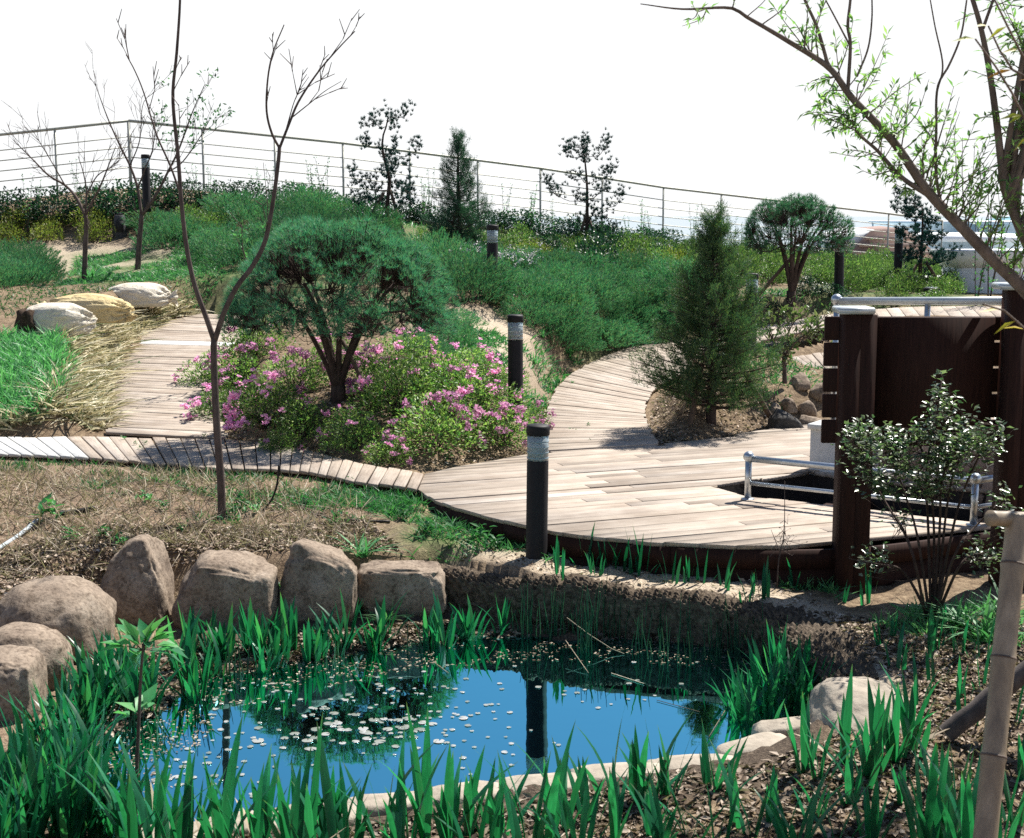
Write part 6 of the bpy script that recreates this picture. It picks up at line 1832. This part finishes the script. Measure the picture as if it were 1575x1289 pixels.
region(0, .36, .62, 17, (10, 45), (-110, -40)); region(0, .20, .40, 26, (5, 50), (-150, -60)); region(0, .10, .24, 18, (0, 40), (-120, -50))
region(1, .1, 1.0, 26, (-75, 10), (-55, 15), (8, 16), 12); region(1, .5, 1.0, 10, (-5, 30), (-60, -20)); region(8, .1, .45, 14, (-20, 40), (-90, -30)); region(6, 0, .35, 8, (-30, 30), (-70, -25))
region(0, .86, 1, 4, (-10, 10), (-30, 20), (3, 6)); region(0, .55, .66, 8, (-70, -30), (0, 60), (8, 14), 10)
# the part of the crown that rises out of the picture at the right
for k in range(26):
    a = ww.nodes[int(sp.integers(5, 40))] if k < 5 else limbs[8][int(sp.integers(8, 24))]
    e = W(sp.uniform(1600, 1900), sp.uniform(-420, 150), sp.uniform(7.0, 8.2))-wb
    c = smooth_curve([a, (a+e)/2+np.array([0, 0, .15]), e], 12); tube(ww.mb, c, np.linspace(.018, .005, 12), 5, False)
    for q in range(14):
        i = int(sp.integers(3, 12)); shoot(c[i], c[i]+norm(rdir(1)[0]+np.array([0, 0, .5]))*sp.uniform(.2, .5), 12)
LP = np.array(LP); LD = np.array(LD)
lf = MB(); leaves(lf, LP, LD, norm(np.array([0, 0, 1])+.8*rdir(len(LP))), sp.uniform(.035, .068, len(LP)), sp.uniform(.011, .017, len(LP)), .18)
# near overhanging twigs, a little out of focus
tw = [[(1760,640,6.4),(1640,560,5.2),(1575,505,4.6),(1545,478,4.4),(1512,468,4.3)], [(1740,420,6.2),(1640,200,5.0),(1575,90,4.6),(1530,0,4.4)], [(1700,560,6.0),(1620,300,5.0),(1560,150,4.6),(1500,60,4.5)], [(1720,300,6.0),(1640,150,5),(1560,110,4.7),(1520,40,4.6)]]
NP, ND = [], []
for pl in tw:
    c = smooth_curve([W(*q)-wb for q in pl], 20); tube(ww.mb, c, np.linspace(.012, .003, 20), 5, False)
    for k in sp.integers(9, 20, 5): NP.append(c[k]); ND.append(norm(np.array([-.9, 0, -.05])+.5*rdir(1)[0]))
gl = MB(); leaves(gl, NP, ND, norm(np.array([0, -.6, 1])+.4*rdir(len(NP))), sp.uniform(.05, .09, len(NP)), .016, .25)
link('trunk', ww.mb.mesh('trunk', True), bark_willow, wt); link('leaves', lf.mesh('leaves'), will_m, wt); link('autumn_leaves', gl.mesh('autumn_leaves'), gold_m, wt)['label'] = 'few orange and yellow leaves on the nearest twigs'

# ---- glossy leaved shrub in front of the board screen
cb = G(1436, 955); ct = thing('camellia_shrub', 'glossy leaved shrub with many thin stems before the board screen', 'shrub', tuple(cb))
cw = Wood(); CY = cb[1]
stems = [[(1425,955),(1400,840),(1360,770),(1320,700),(1305,665)],[(1430,950),(1410,820),(1385,740),(1372,690)],[(1432,950),(1428,820),(1425,720),(1440,650),(1448,585)],[(1436,950),(1445,820),(1450,730),(1478,660),(1500,640)],[(1438,950),(1462,830),(1480,760),(1512,690),(1535,655)],
         [(1434,950),(1436,800),(1420,700),(1400,660)],[(1430,950),(1390,880),(1350,868),(1318,862)],[(1440,950),(1480,865),(1520,850),(1550,845)],[(1438,950),(1470,850),(1510,800),(1545,770)],[(1440,950),(1455,790),(1470,700),(1465,650)]]
tips = []
for st in stems:
    c = cw.limb([W(u, v, CY+sp.normal(0, .12)*(k > 0))-cb for k, (u, v) in enumerate(st)], .011, .004, 16, 6); tips += list(c[7:])
tips = np.array(tips)
EL = [(1340,690,52,46,1100),(1400,700,60,48,1200),(1455,690,62,55,1400),(1500,680,42,38,600),(1360,740,45,32,450),(1440,750,50,26,350),(1448,610,24,40,220),(1470,645,34,28,300),(1320,665,26,24,260),(1530,660,26,16,160),(1340,862,36,26,130),(1520,850,45,34,300),(1545,790,30,44,260),(1390,800,40,20,60)]
TP = []
for u, v, su, sv, n in EL:
    q = sp.normal(0, .5, (n, 2)); q = q[np.hypot(q[:, 0], q[:, 1]) < 1.15]
    for a, b_ in q: TP.append(W(u+a*su, v+b_*sv, CY+sp.normal(0, .16))-cb)
TP = np.array(TP)
cl = (fbm(TP*8, 3, 2) > -.02); TP = TP[cl]
cw.nodes += list(tips); cw.rad += [.004]*len(tips)
cw.twigs(TP[::4], .0022)
mb = MB(); leaves(mb, TP, norm(rdir(len(TP), -.2, .8)), norm(np.array([0, 0, 1])+.7*rdir(len(TP))), sp.uniform(.032, .056, len(TP)), sp.uniform(.018, .027, len(TP)), .12, .5)
link('stems', cw.mb.mesh('stems', True), bark_dark, ct); link('foliage', mb.mesh('foliage'), camel_m, ct)
# thin dry stalk in front of the deck
gd = G(1195, 905); dt = Wood(); 
dt.limb([(0,0,0), W(1198,860,gd[1])-gd, W(1206,820,gd[1])-gd, W(1207,740,gd[1])-gd], .005, .002, 12, 5); dt.limb([W(1200,850,gd[1])-gd, W(1190,825,gd[1])-gd, W(1186,815,gd[1])-gd], .003, .0015, 6, 4)
T = np.array([W(1207+sp.normal(0, 13), 822+sp.normal(0, 12), gd[1])-gd for _ in range(26)]); dt.twigs(T, .0015)
mb = dt.mb; leaves(mb, T, rdir(26), rdir(26), .018, .008)
tag(link('dry_stalk', mb.mesh('dry_stalk'), bark_grey, None, tuple(gd)), 'thin dry weed stalk standing before the deck fascia', 'plant')

# ---- young leafy tree at the left pond edge
yb = G(207, 1285); YY = yb[1]
yt = thing('young_tree', 'young sapling with big pale leaves standing at the left edge of the pond', 'tree', tuple(yb)); yw = Wood()
yw.limb([(0, 0, -.05), W(210, 1200, YY)-yb, W(214, 1100, YY)-yb, W(218, 1020, YY)-yb, W(222, 985, YY)-yb], .012, .006, 14, 7)
yP, yD, ends_ = [], [], [(165,985),(180,965),(190,975),(205,985),(228,960),(240,962),(255,965),(262,980),(275,990),(285,1000),(210,1000),(225,1005),(245,1000),(200,1005),(235,990),(218,978),(205,1090),(232,1082),(190,1095),(200,1250),(222,1255),(190,1262)]
for u, v in ends_:
    hub = (219, 1000) if v < 1050 else ((213, 1100) if v < 1150 else (209, 1262))
    a_ = W(*hub, YY)-yb; e_ = W(u, v, YY+sp.normal(0, .06))-yb; m_ = a_+(e_-a_)*.45; sticks(yw.mb, [a_], [m_], .003, .002)
    for k in range(2): yP.append(m_+sp.normal(0, .01, 3)); yD.append(norm((e_-m_)+.03*rdir(1)[0]))
mb = MB(); leaves(mb, yP, yD, norm(np.array([0, 0, 1])+.35*rdir(len(yP))), sp.uniform(.09, .14, len(yP)), .065, .3)
link('trunk', yw.mb.mesh('trunk', True), bark_grey, yt); link('leaves', mb.mesh('leaves'), fresh_m, yt)

# ---- bamboo props
bm, nt, b = nmat('weathered_bamboo')
co = objco(nt, (1, 1, .15)); nt.links.new(ramp(nt, noise(nt, 14, 6, .65, co), [(.25, (.12,.095,.07)), (.5, (.24,.19,.13)), (.75, (.38,.31,.22))]), b.inputs['Base Color'])
b.inputs['Roughness'].default_value = .5; bump(nt, b, noise(nt, 40, 4, .6, co), .2, .003)
nodem = solidmat('bamboo_node', (.07,.05,.04), (.14,.10,.07), 20, .7)
def bamboo(label, a, e, r, nodes):
    a, e = np.asarray(a), np.asarray(e); t = thing('bamboo_pole', label, 'bamboo pole', tuple(a), 0, 'bamboo props of the willow')
    d = norm(e-a); L = np.linalg.norm(e-a); rows = []; rad = []
    fs = [0]+list(nodes)+[1]
    for f0, f1 in zip(fs[:-1], fs[1:]):
        n0 = .014/L
        for f, k in ((f0+n0*.4, 1.0), (f0+n0*1.6, .95), (f0+(f1-f0)*.5, .93), (f1-n0*1.6, .96), (f1-n0*.4, 1.04)):
            rows.append(d*L*f); rad.append(r*k)
    mb = MB(); tube(mb, rows, rad, 20); link('culm', mb.mesh('culm', True), bm, t)
    for f in nodes:
        mb = MB(); tube(mb, [d*L*f-d*.006, d*L*f, d*L*f+d*.006], [r*1.0, r*1.075, r*1.02], 20); link('node', mb.mesh('node', True), nodem, t)
    return t
a_ = W(1502, 1420, 4.75); e_ = W(1566, 792, 5.3)
a2 = a_.copy(); gz = float(height(a_[0], a_[1])[0]); d_ = norm(e_-a_); a2 = a_-d_*max(0, (a_[2]-gz+.15)/d_[2])
Lf = np.linalg.norm(e_-a2)
def fv(v): # fraction along the culm at a height seen in the photograph
    lo, hi = 0., 1.
    for _ in range(30):
        m_ = (lo+hi)/2; p = a2+(e_-a2)*m_-EYE
        s, c = math.sin(PITCH), math.cos(PITCH); dep = p[1]*c-p[2]*s; up = p[1]*s+p[2]*c
        if 644.5-FPX*up/dep > v: lo = m_
        else: hi = m_
    return lo
bamboo('thick weathered bamboo pole leaning at the right edge in the foreground', a2, e_, .045, [f for f in sorted([fv(1163), fv(1012), fv(868)]+[fv(1330)]) if .05 < f < .97])
bamboo('horizontal bamboo crosspiece lashed on top of the thick bamboo pole', W(1521, 797, 5.25), W(1760, 806, 5.6), .031, [.14, .62])
tl0, tl1 = G(1452, 1146), W(1640, 985, 7.0)
tl0 = tl0+[0, 0, .05]
mb = MB(); c = resample([tl0, tl1], 9)+sp.normal(0, .003, (9, 3)); tube(mb, c-tl0, np.linspace(.05, .046, 9), 12, False)
tt = thing('timber_prop', 'dark round timber prop with pale sawn end behind the bamboo pole', 'timber prop', tuple(tl0)); link('shaft', mb.mesh('shaft', True), solidmat('old_timber_bark', (.05,.042,.04), (.12,.10,.09), 16, .9, .2, 0, .5, .004), tt)
mb = MB(); dd = norm(c[0]-c[1]); tube(mb, [c[0]-tl0+dd*.0, c[0]-tl0+dd*.004], [.0495, .048], 12); link('sawn_end', mb.mesh('sawn_end'), solidmat('sawn_wood', (.32,.27,.22), (.45,.39,.32), 20, .85), tt)

# ---- hoses and pipes on the soil
def hose(pts, r, mat, label, name='hose', cat='hose'):
    c = smooth_curve(pts, 20); mb = MB(); tube(mb, c-c[0], r, 8); return tag(link(name, mb.mesh(name, True), mat, None, tuple(c[0])), label, cat)
lift = lambda L_, dz=.015: [G(u, v)+[0, 0, dz] for u, v in L_]
greyp = solidmat('grey_plastic_pipe', (.30,.34,.36), (.40,.44,.46), 12, .5, .4, 0, .1)
hose(lift([(-30,868),(0,848),(30,828),(58,806)], .025), .016, greyp, 'grey plastic pipe lying at the left edge on straw', 'pipe', 'pipe')
hose(lift([(90,794),(120,790),(146,786)], .02), .018, blackm, 'black hose piece lying on the soil behind the left boulders')
hose(lift([(480,792),(520,801),(560,804),(600,806)], .012), .010, blackm, 'thin black hose lying right of the forked sapling')
gk = G(405, 785); hose([gk, W(418,768,gk[1]), W(426,745,gk[1]), W(429,715,gk[1])], .008, blackm, 'black hose end curving up out of the soil by the sapling')
hose(lift([(705,562),(740,560),(772,556)], .03), .014, blackm, 'black hose between azaleas and sandy patch')
hose(lift([(780,395),(850,400),(960,402)], .02), .012, greyp, 'pale pipe lying along the slope under the lone pine', 'pipe', 'pipe')
# ================================================================== tell look-alikes apart by where they stand
def project(p):
    q = np.array(p)-EYE; s, c = math.sin(PITCH), math.cos(PITCH)
    dep = q[1]*c-q[2]*s; up = q[1]*s+q[2]*c
    return 787.5+FPX*q[0]/dep, 644.5-FPX*up/dep
ORD = ['first','second','third','fourth','fifth','sixth','seventh','eighth','ninth','tenth','eleventh','twelfth','thirteenth','fourteenth','fifteenth','sixteenth','seventeenth','eighteenth','nineteenth','twentieth']
def single_out(group, base, sectors, per_row=12):
    """sectors: (right limit in the photograph, phrase); in each, the plants are counted from the left within rows from the front."""
    objs = [o for o in COL.objects if o.get('group') == group]
    rows = {}
    for o in objs:
        u, v = project(o.location)
        k = next(i for i, (lim, _) in enumerate(sectors) if u <= lim or i == len(sectors)-1)
        rows.setdefault(k, []).append((v, u, o))
    for k, lst in rows.items():
        lst.sort(key=lambda t: -t[0])
        n = len(lst); nr = max(1, math.ceil(n/per_row))
        names = {1: [''], 2: ['front row, ', 'back row, '], 3: ['front row, ', 'middle row, ', 'back row, ']}.get(nr, ['front row, ']+[ORD[i]+' row, ' for i in range(1, nr-1)]+['back row, '])
        size = math.ceil(n/nr)
        for r_ in range(nr):
            part = sorted(lst[r_*size:(r_+1)*size], key=lambda t: t[1])
            for i, (_, _, o) in enumerate(part):
                o['label'] = f"{base} {sectors[k][1]}, {names[r_]}{ORD[i]} from left" if len(part) > 1 or nr > 1 else f"{base} {sectors[k][1]}"
single_out('irises on the near bank of the pond', 'broad iris clump', [(330,'in the bottom left corner'),(560,'left of centre before the pale rim'),(790,'left of the bollard\'s reflection'),(960,'below the bollard\'s reflection'),(1220,'before the right half of the rim'),(1420,'before the pale right boulder'),(9999,'by the bamboo pole')])
single_out('irises on the left bank', 'tall iris clump', [(70,'below the lowest left boulder'),(140,'between boulder and sapling'),(9999,'around the young sapling')])
single_out('irises on the far shore', 'small iris clump', [(350,'below the upright boulder'),(450,'below the flat topped boulder'),(560,'below the square boulder'),(9999,'below the coir roll')])
single_out('irises at the right end of the pond', 'tall iris clump', [(9999,'left of the pale right boulder')])
single_out('young iris shoots on the sandy bank', 'young iris shoot', [(1000,'beside the nearest bollard'),(1260,'below the deck fascia'),(9999,'on the soil left of the bamboo pole')])
single_out('junipers above the right path', 'feathery spreading juniper', [(800,'behind the sandy patch'),(920,'above the second bollard\'s right'),(9999,'next to the conical conifer')])
single_out('junipers behind the umbrella pine', 'feathery juniper', [(350,'behind the forked sapling'),(500,'behind the pine crown\'s left half'),(9999,'behind the pine crown\'s right half')])
single_out('reed clumps in the pond', 'thin reed clump', [(600,'in the left shallows'),(1000,'below the coir roll\'s left half'),(9999,'below the coir roll\'s right half')])
single_out('yellowish bushes at the left', 'yellowish bush', [(9999,'below the railing at the left edge')])
single_out('yellow green bushes across the slope', 'yellow green bush', [(760,'around the bushy dark conifer'),(900,'left of the lone sparse pine'),(9999,'right of the lone sparse pine')])
single_out('fresh green bushes below the railing corner', 'fresh green bush', [(9999,'below the railing corner')])
single_out('hedge behind the upper handrail', 'leafy hedge bush', [(1360,'beside the bollard under the clipped pine'),(1420,'around the thin staked pine'),(9999,'left of the pale parapet pier')])
single_out('bushes round the clipped pine', 'fresh green bush', [(1130,'behind the conical conifer'),(1215,'left of the clipped pine'),(9999,'right of the clipped pine')])
single_out('dark bushes at the clipped pine', 'low dark bush', [(9999,'at the clipped pine\'s foot')])
single_out('dark hedge under the railing, left', 'dark hedge bush', [(200,'left of the railing corner'),(420,'right of the railing corner'),(9999,'behind the left sparse pine')])
single_out('dark hedge under the railing, right', 'dark hedge bush', [(850,'right of the bushy dark conifer'),(1050,'behind the lone sparse pine'),(9999,'behind the clipped pine')])
single_out('wispy shrubs along the railing', 'thin wispy shrub', [(280,'left of the railing corner'),(520,'right of the railing corner'),(800,'around the bushy dark conifer'),(9999,'right of the lone sparse pine')])
single_out('leafy weeds on the soil', 'small leafy weed', [(200,'near the left boulders'),(480,'around the forked sapling\'s foot'),(720,'before the curved boardwalk\'s right end'),(9999,'near the nearest bollard')])
single_out('weeds in the boardwalk gaps', 'tiny weed', [(330,'between planks at the left'),(9999,'between planks of the right path')])
single_out('junipers at the left edge', 'dark juniper', [(9999,'at the left edge above the sacks')])
single_out('junipers on the sandy patch', 'small juniper', [(9999,'on the sandy patch right of the umbrella pine')])

single_out('fresh bushes among the junipers', 'fresh green bush', [(560,'among the junipers behind the umbrella pine'),(9999,'among the junipers above the right path')])
print('script seconds', round(time.time()-T0, 1), 'objects', len(bpy.data.objects), 'tris', sum(len(m.polygons) for m in bpy.data.meshes))
